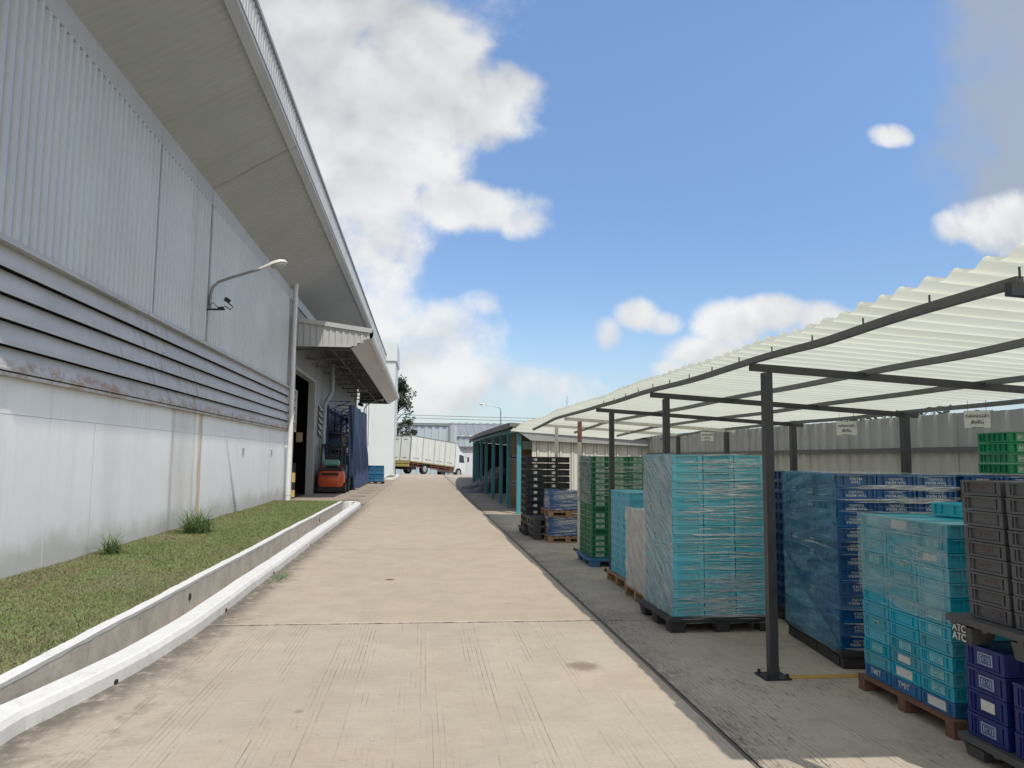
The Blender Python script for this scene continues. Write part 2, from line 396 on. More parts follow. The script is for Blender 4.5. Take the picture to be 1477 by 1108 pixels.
INWALL = M('shaded_inner_wall', (.30, .32, .32), .7, col2=(.24, .26, .26), vs=.8)
BLOCKW = M('white_render', (.60, .655, .66), .6, col2=(.54, .595, .60), vs=.6, bump=.05, bs=30)
KERBW = M('white_kerb_paint', (.72, .72, .705), .65, col2=(.60, .60, .575), vs=4, va=.7, bump=.5, bs=14, dirt=(.42, .40, .36))
TRENCH = M('stained_channel_concrete', (.58, .53, .455), .85, col2=(.38, .34, .29), vs=3.2, va=.9, bump=.4, bs=22, dirt=(.13, .12, .10))
STEEL = M('black_painted_steel', (.030, .031, .036), .42, col2=(.05, .05, .055), vs=6, bump=.1, bs=60)
STEELW = M('white_painted_steel', (.62, .62, .58), .5, col2=(.45, .42, .37), vs=6, dirt=(.30, .16, .1))
RUST = M('rusted_steel', (.24, .12, .085), .8, col2=(.33, .25, .2), vs=9, va=.8, bump=.3)
PURL = M('purlin_steel', (.075, .077, .082), .45, col2=(.13, .13, .13), vs=5, bump=.1)
FENCE = M('galvanised_fence_sheet', (.43, .43, .39), .5, .15, col2=(.34, .345, .31), vs=1.3, va=.8, stretch='w')
GALV = M('galvanised_steel', (.30, .32, .33), .45, .5, col2=(.24, .25, .26), vs=8)
SHEDW = M('cream_shed_sheet', (.62, .61, .54), .5, .1, col2=(.52, .51, .45), vs=1.2, stretch='w')
SHEDT = M('dark_shed_trim', (.14, .145, .15), .5, .2, col2=(.2, .2, .2), vs=2)
TEALP = M('teal_painted_post', (.06, .27, .32), .5, col2=(.045, .21, .26), vs=3)
WAREH = M('pale_warehouse_sheet', (.42, .49, .53), .5, .1, col2=(.38, .45, .49), vs=.3, stretch='w')
WAREW = M('white_warehouse_wall', (.62, .66, .68), .6, vs=.4)
WARER = M('grey_warehouse_roof', (.27, .29, .30), .5, .2, vs=.4)
WOOD = M('pallet_wood', (.36, .215, .12), .8, col2=(.22, .13, .075), vs=5, va=.9, bump=.4, bs=30, stretch=(1, 8, 8), rnd=.2)
WOODR = M('reddish_pallet_wood', (.20, .095, .06), .8, col2=(.12, .065, .045), vs=5, va=.9, bump=.4, bs=30, stretch=(1, 8, 8))
BLKP = M('black_pallet_plastic', (.022, .023, .025), .55, col2=(.045, .045, .045), vs=6, bump=.15, dirt=(.08, .075, .07))
GRYP = M('grey_pallet_plastic', (.075, .078, .078), .6, col2=(.05, .05, .05), vs=5, bump=.15, dirt=(.13, .12, .11))
BLUP = M('blue_pallet_plastic', (.04, .15, .30), .55, vs=6)
CYAN = M('cyan_crate_plastic', (.13, .50, .58), .42, col2=(.11, .44, .52), vs=2, rnd=.22, bump=.05, stretch='w', spec=.4)
LBLU = M('light_blue_crate_plastic', (.10, .44, .57), .42, col2=(.08, .38, .5), vs=2, rnd=.15, stretch='w')
TEAL = M('teal_crate_plastic', (.028, .34, .46), .38, col2=(.026, .28, .40), vs=2.5, rnd=.32, bump=.05, stretch='w')
TEALH = M('bright_teal_crate_plastic', (.02, .44, .56), .36, vs=3)
TMBL = M('blue_crate_plastic', (.02, .14, .34), .4, vs=3, rnd=.1, stretch='w')
BLUE = M('deep_blue_crate_plastic', (.012, .088, .24), .38, col2=(.010, .075, .20), vs=3, rnd=.45, stretch='w')
ROYAL = M('royal_blue_crate_plastic', (.008, .022, .15), .4, col2=(.006, .016, .11), vs=3, rnd=.2, stretch='w')
GREEN = M('green_crate_plastic', (.014, .20, .085), .42, col2=(.012, .16, .07), vs=3, rnd=.3, stretch='w')
GREEND = M('crate_hollow_shade_green', (.006, .05, .03), .7, vs=3)  # crate core darkened: shade inside the side openings is put into its colour
GREY = M('charcoal_crate_plastic', (.085, .088, .095), .5, col2=(.07, .07, .075), vs=3, rnd=.14, stretch='w')
BLK = M('black_crate_plastic', (.016, .018, .024), .45, vs=4, rnd=.3)
CREAMC = M('dusty_crate_plastic', (.44, .47, .46), .6, vs=3, rnd=.15)
INKW = M('white_print', (.62, .66, .66), .5, col2=(.45, .5, .52), vs=30)
INKF = M('faded_ochre_print', (.33, .45, .38), .6, col2=(.30, .46, .43), vs=40)
INKR = M('faded_red_print', (.17, .06, .065), .6, col2=(.1, .07, .07), vs=40)
INKD = M('dark_print', (.05, .055, .06), .6)
CARD = M('white_label_card', (.66, .67, .65), .6, col2=(.5, .48, .44), vs=30, va=.6)
PALEG = M('pale_green_plate', (.42, .52, .44), .55, col2=(.33, .45, .37), vs=20)
PALEB = M('pale_blue_plate', (.28, .36, .50), .55, col2=(.2, .28, .42), vs=20)
PALET = M('pale_teal_plate', (.30, .55, .55), .55, col2=(.2, .45, .46), vs=20)
TARP = M('blue_tarp', (.045, .075, .15), .6, col2=(.055, .09, .175), vs=1.5, bump=.3, bs=8)
TARPG = M('dark_tarp', (.022, .03, .042), .6, col2=(.035, .043, .058), vs=3, bump=.3, bs=8)
BLUES = M('blue_rack_steel', (.018, .035, .16), .5, vs=4)
ORANGE = M('orange_red_paint', (.62, .10, .035), .35, col2=(.5, .075, .03), vs=3)
BLKM = M('black_machine_metal', (.018, .02, .022), .5, vs=5)
RUBBER = M('rubber', (.018, .018, .019), .85, vs=6)
GLASS = M('dark_glass', (.02, .03, .035), .08, vs=1)
YELL = M('yellow_paint', (.50, .30, .04), .7, col2=(.38, .24, .06), vs=9, va=.9)
TWHITE = M('truck_white_panel', (.62, .64, .60), .5, col2=(.53, .55, .51), vs=1.5)
TRED = M('red_chassis_rail', (.22, .05, .045), .6, vs=4)
TYEL = M('yellow_bumper', (.33, .27, .08), .6, vs=4)
LAMPW = M('lamp_housing', (.66, .67, .62), .45, col2=(.55, .55, .5), vs=8)
DIFF = M('lamp_diffuser', (.40, .42, .42), .25, vs=5)
BARK = M('bark', (.09, .07, .05), .9, vs=8, bump=.5)
CABLE = M('cable', (.05, .05, .055), .7)
BROWNC = M('ochre_drum', (.15, .08, .02), .6, vs=2, rnd=.3)
def m_leaf(name, a, b2, sc=1.5):
    mt, t, b = newmat(name); p = t.pos()
    c = t.mix(t.ss(t.noise(p, sc, 4, .6), .35, .65), a, b2)
    c = t.mix(t.math('MULTIPLY', t.ss(t.noise(p, 37, 2, .6), .3, .75), .6), c, tuple(x*1.7 for x in a))
    t.put(b.inputs['Base Color'], c); b.inputs['Roughness'].default_value = .6
    tr = t.node('ShaderNodeBsdfTranslucent'); t.put(tr.inputs[0], c)
    mx = t.node('ShaderNodeMixShader'); mx.inputs[0].default_value = .25
    t.l.new(b.outputs[0], mx.inputs[1]); t.l.new(tr.outputs[0], mx.inputs[2]); t.l.new(mx.outputs[0], t.n['Material Output'].inputs[0])
    return mt
LEAF = m_leaf('tree_leaf', (.035, .055, .028), (.055, .085, .035))
def m_grass():
    mt, t, b = newmat('lawn_grass'); p = t.pos(); s = t.sep(p)
    c = t.mix(t.ss(t.noise(p, 1.1, 5, .6), .32, .68), (.13, .195, .058), (.185, .235, .09))
    k = t.ss(t.math('ADD', t.noise(t.map(p, (2.4, .5, 1)), 1.3, 5, .65), t.ss(s[0], -4.7, -3.6, .12, 0)), .52, .70)
    c = t.mix(t.math('MULTIPLY', k, .75), c, (.20, .165, .09))
    c = t.mix(t.ss(t.noise(p, 45, 3, .7), .35, .75), c, t.mix(.5, c, (.25, .27, .13)))
    t.put(b.inputs['Base Color'], c); b.inputs['Roughness'].default_value = .75; b.inputs['Specular IOR Level'].default_value = .2
    return mt
GRASS = m_grass()
WEED = m_leaf('weed_leaf', (.10, .17, .055), (.16, .23, .09), 6)
def m_roof():
    mt, t, b = newmat('translucent_roof_sheet'); p = t.pos()
    c = t.mix(t.ss(t.noise(t.map(p, (.5, 2, 1)), 1.2, 6, .65), .3, .72), (.80, .81, .73), (.71, .72, .62))
    c = t.mix(t.math('MULTIPLY', t.ss(t.noise(t.map(p, (.35, 6, 1)), 2.5, 6, .7), .52, .75), .35), c, (.62, .60, .48))
    t.put(b.inputs['Base Color'], c); b.inputs['Roughness'].default_value = .4
    tr = t.node('ShaderNodeBsdfTranslucent'); t.put(tr.inputs[0], t.mix(1.0, c, (.97, .98, .93), 'MULTIPLY'))
    mx = t.node('ShaderNodeMixShader'); mx.inputs[0].default_value = .62
    t.l.new(b.outputs[0], mx.inputs[1]); t.l.new(tr.outputs[0], mx.inputs[2]); t.l.new(mx.outputs[0], t.n['Material Output'].inputs[0])
    return mt
ROOFT = m_roof()
def m_film(name, lo, hi, col=(.72, .76, .78), stretch=(1, 1, 9), scale=3, rough=.3, rot=(0, 0, 0), bs=.6):
    mt, t, b = newmat(name); p = t.map(t.pos(), rot=rot)
    n = t.noise(t.map(p, stretch), scale, 5, .6, .5)
    a = t.ss(n, .35, .68, lo, hi)
    b.inputs['Roughness'].default_value = rough; t.put(b.inputs['Base Color'], t.mix(t.ss(t.noise(p, 3, 4), .3, .7), col, tuple(x*.8 for x in col)))
    b.inputs['Specular IOR Level'].default_value = .6
    t.put(b.inputs['Normal'], t.bump(t.noise(t.map(p, stretch), scale*1.5, 3, .5, .4), bs, .02))
    tr = t.node('ShaderNodeBsdfTransparent'); mx = t.node('ShaderNodeMixShader'); t.put(mx.inputs[0], a)
    t.l.new(tr.outputs[0], mx.inputs[1]); t.l.new(b.outputs[0], mx.inputs[2]); t.l.new(mx.outputs[0], t.n['Material Output'].inputs[0])
    return mt
FILMT = m_film('film_cyan_side', .32, .85, (.40, .50, .55), (1, 1, 9), 2.6, .3, (R(-32), 0, 0))
FILMS = m_film('film_wrinkle', .35, 1.0, (.88, .90, .88), (2, 2, 20), 4, .25)
FILMB = m_film('film_blue_side', .22, .62, (.18, .40, .56), (1, 1, 7), 2.0, .25, (R(8), 0, 0))
FILMG = m_film('film_dusty', .65, .95, (.56, .58, .56), (1, 1, 7), 3, .45, (R(-40), 0, 0))
FILMC = m_film('film_clear_side', .12, .5, (.42, .60, .62), (1, 1, 5), 2.5, .25)
FILMD = m_film('film_dark_side', .4, .8, (.16, .26, .28), (2, 2, 6), 2.5, .25)

# ------------------------------------------------------------------ ground
def gz(y):
    if y < 74: return 0.0
    return max(-4.2, -0.102*(y-74))
mb = MB()
xs = [-400, -60, -20, -8, -2.62, -2.61, -2.19, -2.18, 0, 3, 8, 20, 60, 400]
ys = [-300, -60, -20, -4, -3.99, 26.3, 26.31, 40, 70, 74]+[74+3*k for k in range(1, 15)]+[150, 400, 1500]
mb.grid([[(x, y, (-0.22 if (-2.62 < x < -2.18 and -3.995 < y < 26.305) else gz(y)-.001)) for x in xs] for y in ys])
GRD = M('bare_yard_ground', (.17, .15, .125), .9, col2=(.12, .105, .09), vs=.8, va=.9, bump=.3, bs=20, stretch='w')
tag(mb.build('ground', GRD), kind='structure')
def slab(name, mt, strips, th):
    mb = MB()
    for (x0, x1, y0, y1) in strips: mb.box(x0, y0, -.0005, x1, y1, th)
    return tag(mb.build(name, mt), kind='structure')
jt = [-6, 1.6, 7.66, 13.7, 19.7, 25.7, 31.7, 37.7, 43.7, 49.7, 55.7, 61.7, 67.7, 73.9]
def wavy_strip(mb, x0, x1, y0, y1, th, seed):
    sc = 1.0 if y0 < 8 else .3
    # slab bay whose cross joint edges wander a little like broken arrises
    n = 120; g = .016 if abs(y0-7.66) < .1 or abs(y1-7.66) < .1 else .0035
    top = []
    for k in range(n+1):
        x = x0+(x1-x0)*k/n
        a = mn.noise(Vector((x*7, y0, seed)))*.012+mn.noise(Vector((x*31, y0, seed)))*.007
        b = mn.noise(Vector((x*7, y1, seed)))*.012+mn.noise(Vector((x*31, y1, seed)))*.007
        top.append((x, y0+g+abs(a)*sc, y1-g+b*.3*sc))
    P = [[(x, a, th) for (x, a, b) in top], [(x, b, th) for (x, a, b) in top]]
    mb.grid(P)
    mb.grid([[(x, a, -.0005) for (x, a, b) in top], [(x, a, th) for (x, a, b) in top]])
mb = MB()
for i in range(len(jt)-1): wavy_strip(mb, (-2.30 if jt[i+1] < 26 else -1.975), 1.745, jt[i], jt[i+1], .011, i)
tag(mb.build('road', ROAD), kind='structure')
mb = MB()
for i in range(len(jt)-1):
    if jt[i+1] < 30: wavy_strip(mb, 1.785, 6.75, jt[i], jt[i+1], .009, i+40)
    else: wavy_strip(mb, 1.785, 20, jt[i], jt[i+1], .009, i+40)
tag(mb.build('storage_pad', PADM), kind='structure')
slab('apron', APRON, [(-4.9, -1.995, 27.0, 33.9), (-4.74, -1.995, 33.91, 46), (-4.74, -1.995, 46.01, 58), (-20, -1.995, 58.01, 73.9)], .007)
mb = MB()
for k in range(5):
    y = 29.2+k*2.9
    mb.box(-2.95, y, .0075, -2.35, y+.32, .0105)
tag(mb.build('drain_slots', M('dark_drain_slot', (.05, .045, .04), .9)), kind='structure')
mb = MB()   # worn white dashes across the yard
for (a, b) in ((.7, 1.3), (1.55, 1.7), (-.3, .1), (-2.6, -2.3), (-1.3, -1.1)): mb.box(a, 56.4, .0115, b, 56.75, .0145)
mb.box(1.9, 56.4, .0115, 2.3, 56.75, .0145)
tag(mb.build('road_marking', M('worn_white_marking', (.6, .58, .54), .7, col2=(.4, .37, .33), vs=6, va=.9)), kind='structure')
mb = MB(); mb.box(2.66, 5.56, .0095, 6.3, 5.64, .0125)
tag(mb.build('yellow_bay_line', YELL), kind='structure')

# lawn with kerbs and channel
def kx(y): return .03*mn.noise(Vector((0, y*.22, 3)))+.012*mn.noise(Vector((0, y*1.1, 7)))
def kc(y): return kx(y)-min(.27, .042*max(0, 7.4-y)**2)      # the kerb swings left towards the camera
mb = MB()
nx = 14; yy = [(-4+.25*k) for k in range(int((27.4+4)/.25)+1)]
def lz(x, y): return .178+.02*mn.noise(Vector((x*1.1, y*.7, 0)))+(.0 if y < 25.5 else -.12*(y-25.5)/1.9)
mb.grid([[(-4.74+(2.12)*i/nx, y, lz(-4.74+2.12*i/nx, y)) for i in range(nx+1)] for y in yy])
SOIL = M('lawn_soil', (.11, .105, .05), .95, col2=(.18, .14, .08), vs=1.6, va=.9, bump=.6, bs=40, stretch='w')
tag(mb.build('lawn_ground', SOIL), kind='structure')
# grass blades
rng = np.random.default_rng(3)
N = 185000
gy = 3.0+(27.2-3.0)*rng.random(N)**1.5; gx = -4.73+2.13*rng.random(N)
edge = rng.random(N)
gx = np.where(edge < .06, -2.64+.085*rng.random(N)*rng.random(N)*rng.random(N), gx)
bare = np.array([mn.noise(Vector((a*1.3, b*.6, 9))) for a, b in zip(gx, gy)]); keep = rng.random(N) > np.clip((bare-.10)*2.2, 0, .6)
gx = gx[keep]; gy = gy[keep]; N = len(gx)
z0 = np.array([lz(a, b) for a, b in zip(gx, gy)])
ang = rng.random(N)*math.pi*2; hh = .010+.020*rng.random(N)**2+.03*(rng.random(N) > .985); wd = (.0028+.0032*rng.random(N))*(1+gy/30); ln = (rng.random((N, 2))-.5)*.07
dx = np.cos(ang)*wd; dyy = np.sin(ang)*wd
vv = np.empty((N, 3, 3)); vv[:, 0] = np.c_[gx-dx, gy-dyy, z0-.004]; vv[:, 1] = np.c_[gx+dx, gy+dyy, z0-.004]; vv[:, 2] = np.c_[gx+ln[:, 0], gy+ln[:, 1], z0+hh]
me = bpy.data.meshes.new('grass'); me.vertices.add(N*3); me.vertices.foreach_set('co', vv.reshape(-1))
me.loops.add(N*3); me.loops.foreach_set('vertex_index', np.arange(N*3, dtype=np.int32)); me.polygons.add(N)
me.polygons.foreach_set('loop_start', np.arange(0, N*3, 3, dtype=np.int32)); me.update(calc_edges=True); me.materials.append(GRASS)
o = bpy.data.objects.new('grass', me); COL.objects.link(o)
tag(o, 'short mown green and brown grass between the white wall and the kerb', 'grass', kind='stuff')
def weed(x, y, n, h, seed, label):
    r = random.Random(seed); mb = MB()
    for k in range(n):
        a = r.random()*6.283; el = R(35+50*r.random()); L = h*(.5+.7*r.random()); wd = .005+.004*r.random()
        bx = x+.06*(r.random()-.5)*n/60; by = y+.06*(r.random()-.5)*n/60
        pts = []; px, pz, e = 0, 0, el
        for s in range(6):
            pts.append((px, pz)); px += L/5*math.cos(e); pz += L/5*math.sin(e); e -= R(7+16*r.random())
        P = []
        for i, (u, z) in enumerate(pts):
            wv = wd*(1-i/5.3)*(1 if i else .6)
            cx = bx+u*math.cos(a); cy = by+u*math.sin(a); zz = lz(x, y)+max(z, .004)
            P.append([(cx-math.sin(a)*wv, cy+math.cos(a)*wv, zz), (cx+math.sin(a)*wv, cy-math.cos(a)*wv, zz)])
        mb.grid(P)
    return tag(mb.build('weed_clump', WEED), label, 'weed', 'weeds by the wall')
weed(-4.42, 11.75, 170, .42, 1, 'small upright clump of pale coarse grass against the white wall')
weed(-4.15, 15.0, 420, .66, 2, 'large spreading clump of bright green coarse grass below the rust streak')
mb = MB(); r = random.Random(5)
for k in range(70):
    a = r.random()*6.283; L = .05+.11*r.random(); bx = -1.86+.16*(r.random()-.3); by = 10.1+.7*r.random()
    mb.poly([(bx, by, .011), (bx+.008, by+.004, .011), (bx+L*math.cos(a)*.8, by+L*math.sin(a), .011+L*.5)])
tag(mb.build('kerbside_weed', WEED), 'low tuft of weed growing on the road at the kerb foot', 'weed', 'weeds by the wall')

def kerb_path(i):
    pass
def straight_kerb(name, prof, label, mt, y1=25.2, arc=True, cx=None):
    mb = MB(); path = []
    y = -4.0
    while y < y1: path.append((0, y, 0)); y += .10
    # rounded end turning left back to the lawn wall
    if arc:
        for k in range(0, 13):
            a = R(k*15); path.append((-.245+.245*math.cos(a)-0, y1+.9*math.sin(a)/1.0, a))
    rows = []
    for (px, py, a) in path:
        ir = .005*mn.noise(Vector((py*3.1, 2, 5)))
        rows.append([(px+kc(py)+u*math.cos(a)-2.12+ir*(1 if z > 0 else 0), py+u*math.sin(a), z+ir*.8) for (u, z) in prof])
    for q in rows: q.append(q[0])
    mb.grid(rows); mb.poly([p for p in reversed(rows[0][:-1])]); mb.poly(rows[-1][:-1])
    o = mb.build(name, mt); return tag(o, label, 'kerb')
prof = [(-.070, -.2), (.132, -.2), (.124, .090), (.104, .128), (.085, .137), (-.055, .140), (-.070, .127)]
kerb_o = straight_kerb('kerb', prof, 'white painted concrete kerb along the road edge with a rounded far end', KERBW)
# lawn retaining wall with a white painted top
root = empty('channel_wall', (-2.62, 0, 0), 0, 'grey stained channel wall with white painted top holding the lawn', 'low wall')
mb = MB(); mb2 = MB(); rows = []; rows2 = []; y = -4.0
while y <= 25.9:
    k = kx(y)*1.0+.006*mn.noise(Vector((y*2.5, 1, 1)))
    drop = .0 if y < 25 else -.06*(y-25)
    rows.append([(-2.545+k, y, -.22), (-2.540+k, y, .175+drop), (-2.66+k, y, .175+drop), (-2.66+k, y, -.22)])
    e = .016*mn.noise(Vector((y*1.9, 5, 1)))+.014*mn.noise(Vector((y*9, 5, 1)))
    lo = .170+.014*mn.noise(Vector((y*3, 9, 2)))
    rows2.append([(-2.537+k, y, lo+drop), (-2.533+k, y, .203+drop), (-2.625+k+e, y, .208+drop), (-2.67+k+e, y, .176+drop)])
    y += .06
mb.grid(rows); mb2.grid(rows2)
mb.build('wall_body', TRENCH, root); mb2.build('painted_top', KERBW, root)
PM = M('pipe_mouth', (.03, .03, .03), .8)
for y in (6.0, 16.6):
    mb = MB(); mb.tube([(-2.56, y+3, .05), (-2.528, y+3, .05)], .040, 14); mb.build('weep_pipe', PM, root)
mb = MB(); mb.box(-2.60, -3.9, -.219, -2.19, 26.2, -.17)
tag(mb.build('channel_bed', TRENCH), kind='structure')
# scupper holes at the kerb foot
HOLE = M('drain_hole_dark', (.02, .02, .02), .9)
for y in (5.8, 8.35, 10.9, 14.3):
    mb = MB(); mb.tube([(-2.02+kc(y), y, .02), (-1.984+kc(y), y, .02)], .024, 12); mb.build('drain_hole', HOLE, kerb_o)

# far planter kerb ring
root = empty('planter_kerb', (-2.55, 62, 0), 0, 'white kerb ring of a narrow planter before the tall white block', 'kerb')
mb = MB(); pts = []
for k in range(33):
    a = 2*math.pi*k/32; cx = -2.55+.42*(math.copysign(abs(math.cos(a))**.6, math.cos(a))); cy = 62+5.6*(math.copysign(abs(math.sin(a))**.5, math.sin(a)))
    pts.append((cx, cy, a))
rows = []
for (cx, cy, a) in pts:
    n = Vector((math.cos(a), math.sin(a)*.35, 0)).normalized()
    rows.append([(cx-n.x*.09, cy-n.y*.09, 0), (cx-n.x*.09, cy-n.y*.09, .16), (cx+n.x*.09, cy+n.y*.09, .16), (cx+n.x*.12, cy+n.y*.12, 0)])
mb.grid(rows); mb.build('kerb_ring', KERBW, root)
mb = MB(); mb.poly([(cx, cy, .06) for (cx, cy, a) in pts[:-1]]); mb.build('planting_bed', SOIL, root)

# ------------------------------------------------------------------ warehouse
WX = -4.75; Y0 = 5.5; Y1 = 58.0
wh = empty('warehouse', (-12, 27, 0), 0, 'long pale warehouse with louvred white wall and wide upswept eaves', 'warehouse')
mb = MB(); mb.box(WX-.25, -8, -.2, WX, 28.4, 2.56); mb.build('lower_wall', WALL, wh)
# painted panel joints of the precast wall
mb = MB()
mb.box(WX+.0005, -8, 2.045, WX+.0015, 28.3, 2.055)
for y in (7.1, 11.75, 15.2, 20.4, 24.6): mb.box(WX+.0005, y, .15, WX+.0012, y+.012, 2.04)
mb.build('panel_joint', M('joint_sealant', (.50, .51, .50), .7), wh)
CHALK = M('chalk_white_line', (.70, .73, .74), .6)
for y in (10.42, 13.2, 13.34, 16.2): mb = MB(); mb.box(WX+.0005, y, .2, WX+.002, y+.014, 2.5); mb.build('wall_drip_line', CHALK, wh)
# louvre
lv = MB(); n = 5; zb, zt = 2.52, 3.93; dz = (zt-zb)/n
for k in range(n):
    a = zt-k*dz; b = a-dz
    prof = [(.015, a), (.03, a-.008), (.105, b+.04), (.115, b+.03), (.115, b+.004), (.10, b+.004), (.10, b+.03)]
    L0, L1 = -8, 28.35
    rows = [[(WX+x, y, z+.004*mn.noise(Vector((y*.4, k*3, 0)))) for (x, z) in prof] for y in [L0+(L1-L0)*q/60 for q in range(61)]]
    lv.grid(rows)
lo = lv.build('louvre', LOUV, wh)
mb = MB(); mb.box(WX, -8, zt-.01, WX+.14, 28.45, zt+.03); mb.box(WX, -8, zt+.031, WX+.08, 28.4, zt+.09); mb.box(WX, -8, zb-.05, WX+.10, 28.4, zb-.012); mb.box(WX, 28.36, zb-.05, WX+.14, 28.44, zt-.012)
mb.build('louvre_frame', LOUV, lo)
mb = MB(); mb.box(WX-.2, -8, 2.565, WX-.02, 28.35, 4.0); mb.build('louvre_backing', DARKIN, lo)
# upper corrugated cladding
def corr_wall(y0, y1, z0, z1, x, pitch, dep, sgn=1):
    mb = MB(); r0, r1 = [], []; y = y0
    while y < y1:
        for (fy, fd) in ((0, 0), (.38, 0), (.5, 1), (.88, 1)):
            yy_ = y+fy*pitch
            if yy_ > y1: break
            r0.append((x+sgn*fd*dep, yy_, z0)); r1.append((x+sgn*fd*dep, yy_, z1))
        y += pitch
    mb.grid([r0, r1]); return mb
mb = corr_wall(-8, 26.7, 4.02, 7.05, WX, .19, .055)
mb.build('upper_cladding', CLAD, wh)
for y in (16.95, 13.68, 15.85): mb = MB(); mb.box(WX+.002, y, 4.02, WX+.057, y+.014, 7.04); mb.build('cladding_seam', FASC, wh)
mb = MB(); mb.box(WX-.02, -8, 7.085, WX+.03, Y1-4, 7.42); mb.box(WX-.02, -8, 7.05, WX+.05, Y1-4, 7.082); mb.build('top_flashing', FASC, wh)
mb = MB()
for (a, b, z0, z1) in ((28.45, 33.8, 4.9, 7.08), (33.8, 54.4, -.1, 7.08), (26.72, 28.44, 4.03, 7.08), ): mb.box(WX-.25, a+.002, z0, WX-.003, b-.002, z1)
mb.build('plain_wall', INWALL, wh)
mb = MB(); mb.box(WX-.02, 26.7, 4.04, WX+.06, 27.0, 7.04); mb.build('corner_flashing', TRIM, wh)
# doorway: dark hall behind
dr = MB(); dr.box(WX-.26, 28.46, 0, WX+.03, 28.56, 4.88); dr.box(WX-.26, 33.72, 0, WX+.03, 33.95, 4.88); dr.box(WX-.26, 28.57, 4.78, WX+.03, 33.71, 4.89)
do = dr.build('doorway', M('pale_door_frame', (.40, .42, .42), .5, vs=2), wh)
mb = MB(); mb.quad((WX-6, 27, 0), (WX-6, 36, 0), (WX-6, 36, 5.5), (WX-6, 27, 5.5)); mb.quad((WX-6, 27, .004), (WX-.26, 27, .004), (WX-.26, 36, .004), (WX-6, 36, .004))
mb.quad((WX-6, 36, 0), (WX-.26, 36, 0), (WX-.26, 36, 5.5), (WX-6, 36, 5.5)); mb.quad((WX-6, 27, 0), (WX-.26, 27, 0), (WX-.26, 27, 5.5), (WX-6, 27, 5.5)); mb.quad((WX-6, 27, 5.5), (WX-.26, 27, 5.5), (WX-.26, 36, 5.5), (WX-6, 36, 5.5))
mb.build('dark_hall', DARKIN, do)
lv2 = MB()
for k in range(5):
    a = 3.93-k*.28; b = a-.28
    lv2.grid([[(WX+x, y, z) for (x, z) in [(.01, a-.03), (.12, b+.05), (.12, b+.01)]] for y in (34.9, 36.6)])
lv2.box(WX, 36.6, 2.5, WX+.14, 36.68, 3.98); lv2.build('small_louvre', LOUV, wh)
# soffit : sheet ribs run outwards and up
mb = MB(); r0, r1 = [], []; y = Y0; i = 0
while y < Y1:
    for (fy, fd) in ((0, 0), (.42, 0), (.52, 1), (.9, 1)):
        r0.append((WX+.02, y+fy*.2, 7.42-fd*.016)); r1.append((-3.10, y+fy*.2, 8.43-fd*.016))
    y += .2
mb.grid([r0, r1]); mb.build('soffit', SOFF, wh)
mb = MB(); mb.grid([[(-3.13, y, 8.44), (-3.12, y, 8.36), (-2.98, y, 8.50), (-2.98, y, 8.58)] for y in (Y0, Y1)]); mb.box(-3.10, Y0, 8.585, -2.965, Y1, 8.60)
mb.build('eave_beam', SOFF, wh)
mb = corr_wall(Y0, Y1, 8.601, 9.19, -3.02, .19, .03); fo = mb.build('fascia', FASC, wh)
mb = MB(); mb.box(-3.12, Y0, 9.2, -2.955, Y1, 9.28); mb.build('fascia_cap', TRIM, fo)
mb = MB(); mb.poly([(-3.1, Y0, 9.22), (-3.1, Y1, 9.22), (-24, Y1, 10.5), (-24, Y0, 10.5)])
mb.poly([(-3.05, Y0, 8.5), (-3.05, Y0, 9.2), (-24, Y0, 10.5), (-24, Y0, 7.45), (WX, Y0, 7.42)])
mb.poly([(-3.05, Y1, 8.5), (-3.05, Y1, 9.2), (-24, Y1, 10.5), (-24, Y1, 7.45), (WX, Y1, 7.42)])
mb.build('roof', TRIM, wh)
mb = MB(); mb.box(-24, -8, 7.301, WX-.22, Y0, 7.4); mb.build('low_roof', TRIM, wh)
mb = MB(); mb.quad((WX-.25, -8, -.2), (-24, -8, -.2), (-24, -8, 7.3), (WX-.25, -8, 7.3)); mb.build('end_wall', CLAD, wh)
mb = MB(); mb.quad((WX-.25, 54.4, -.2), (-24, 54.4, -.2), (-24, 54.4, 9), (WX-.25, 54.4, 9)); mb.build('end_wall', CLAD, wh)
# downpipes
def downpipe(pts, r, mt, col=True):
    mb = MB(); mb.tube(pts, r, 16); o = mb.build('downpipe', mt, wh); smooth_by(o)
    for z in (.3, 2.9):
        k = MB(); k.tube([(pts[0][0], pts[0][1], z), (pts[0][0], pts[0][1], z+.16)], r*1.12, 16); k.build('pipe_collar', mt, o)
    for z in (1.9, 3.6):
        k = MB(); k.box(pts[0][0]-.14, pts[0][1]-.03, z, pts[0][0]-.02, pts[0][1]+.03, z+.08); k.build('pipe_bracket', mt, o)
downpipe([(WX+.20, 26.9, .12), (WX+.20, 26.9, 7.62)], .085, PIPE)
PIPE2 = M('grey_blue_pipe', (.33, .40, .40), .45, vs=3)
downpipe([(WX+.16, 35.9, .0), (WX+.16, 35.9, 3.95), (WX+.42, 36.3, 4.6), (WX+.42, 36.3, 5.9)], .10, PIPE2)
# small wall details
for y in (20.9, 24.7): mb = MB(); mb.box(WX, y, 1.62, WX+.02, y+.15, 1.81); mb.build('wall_plate', TRIM, wh)
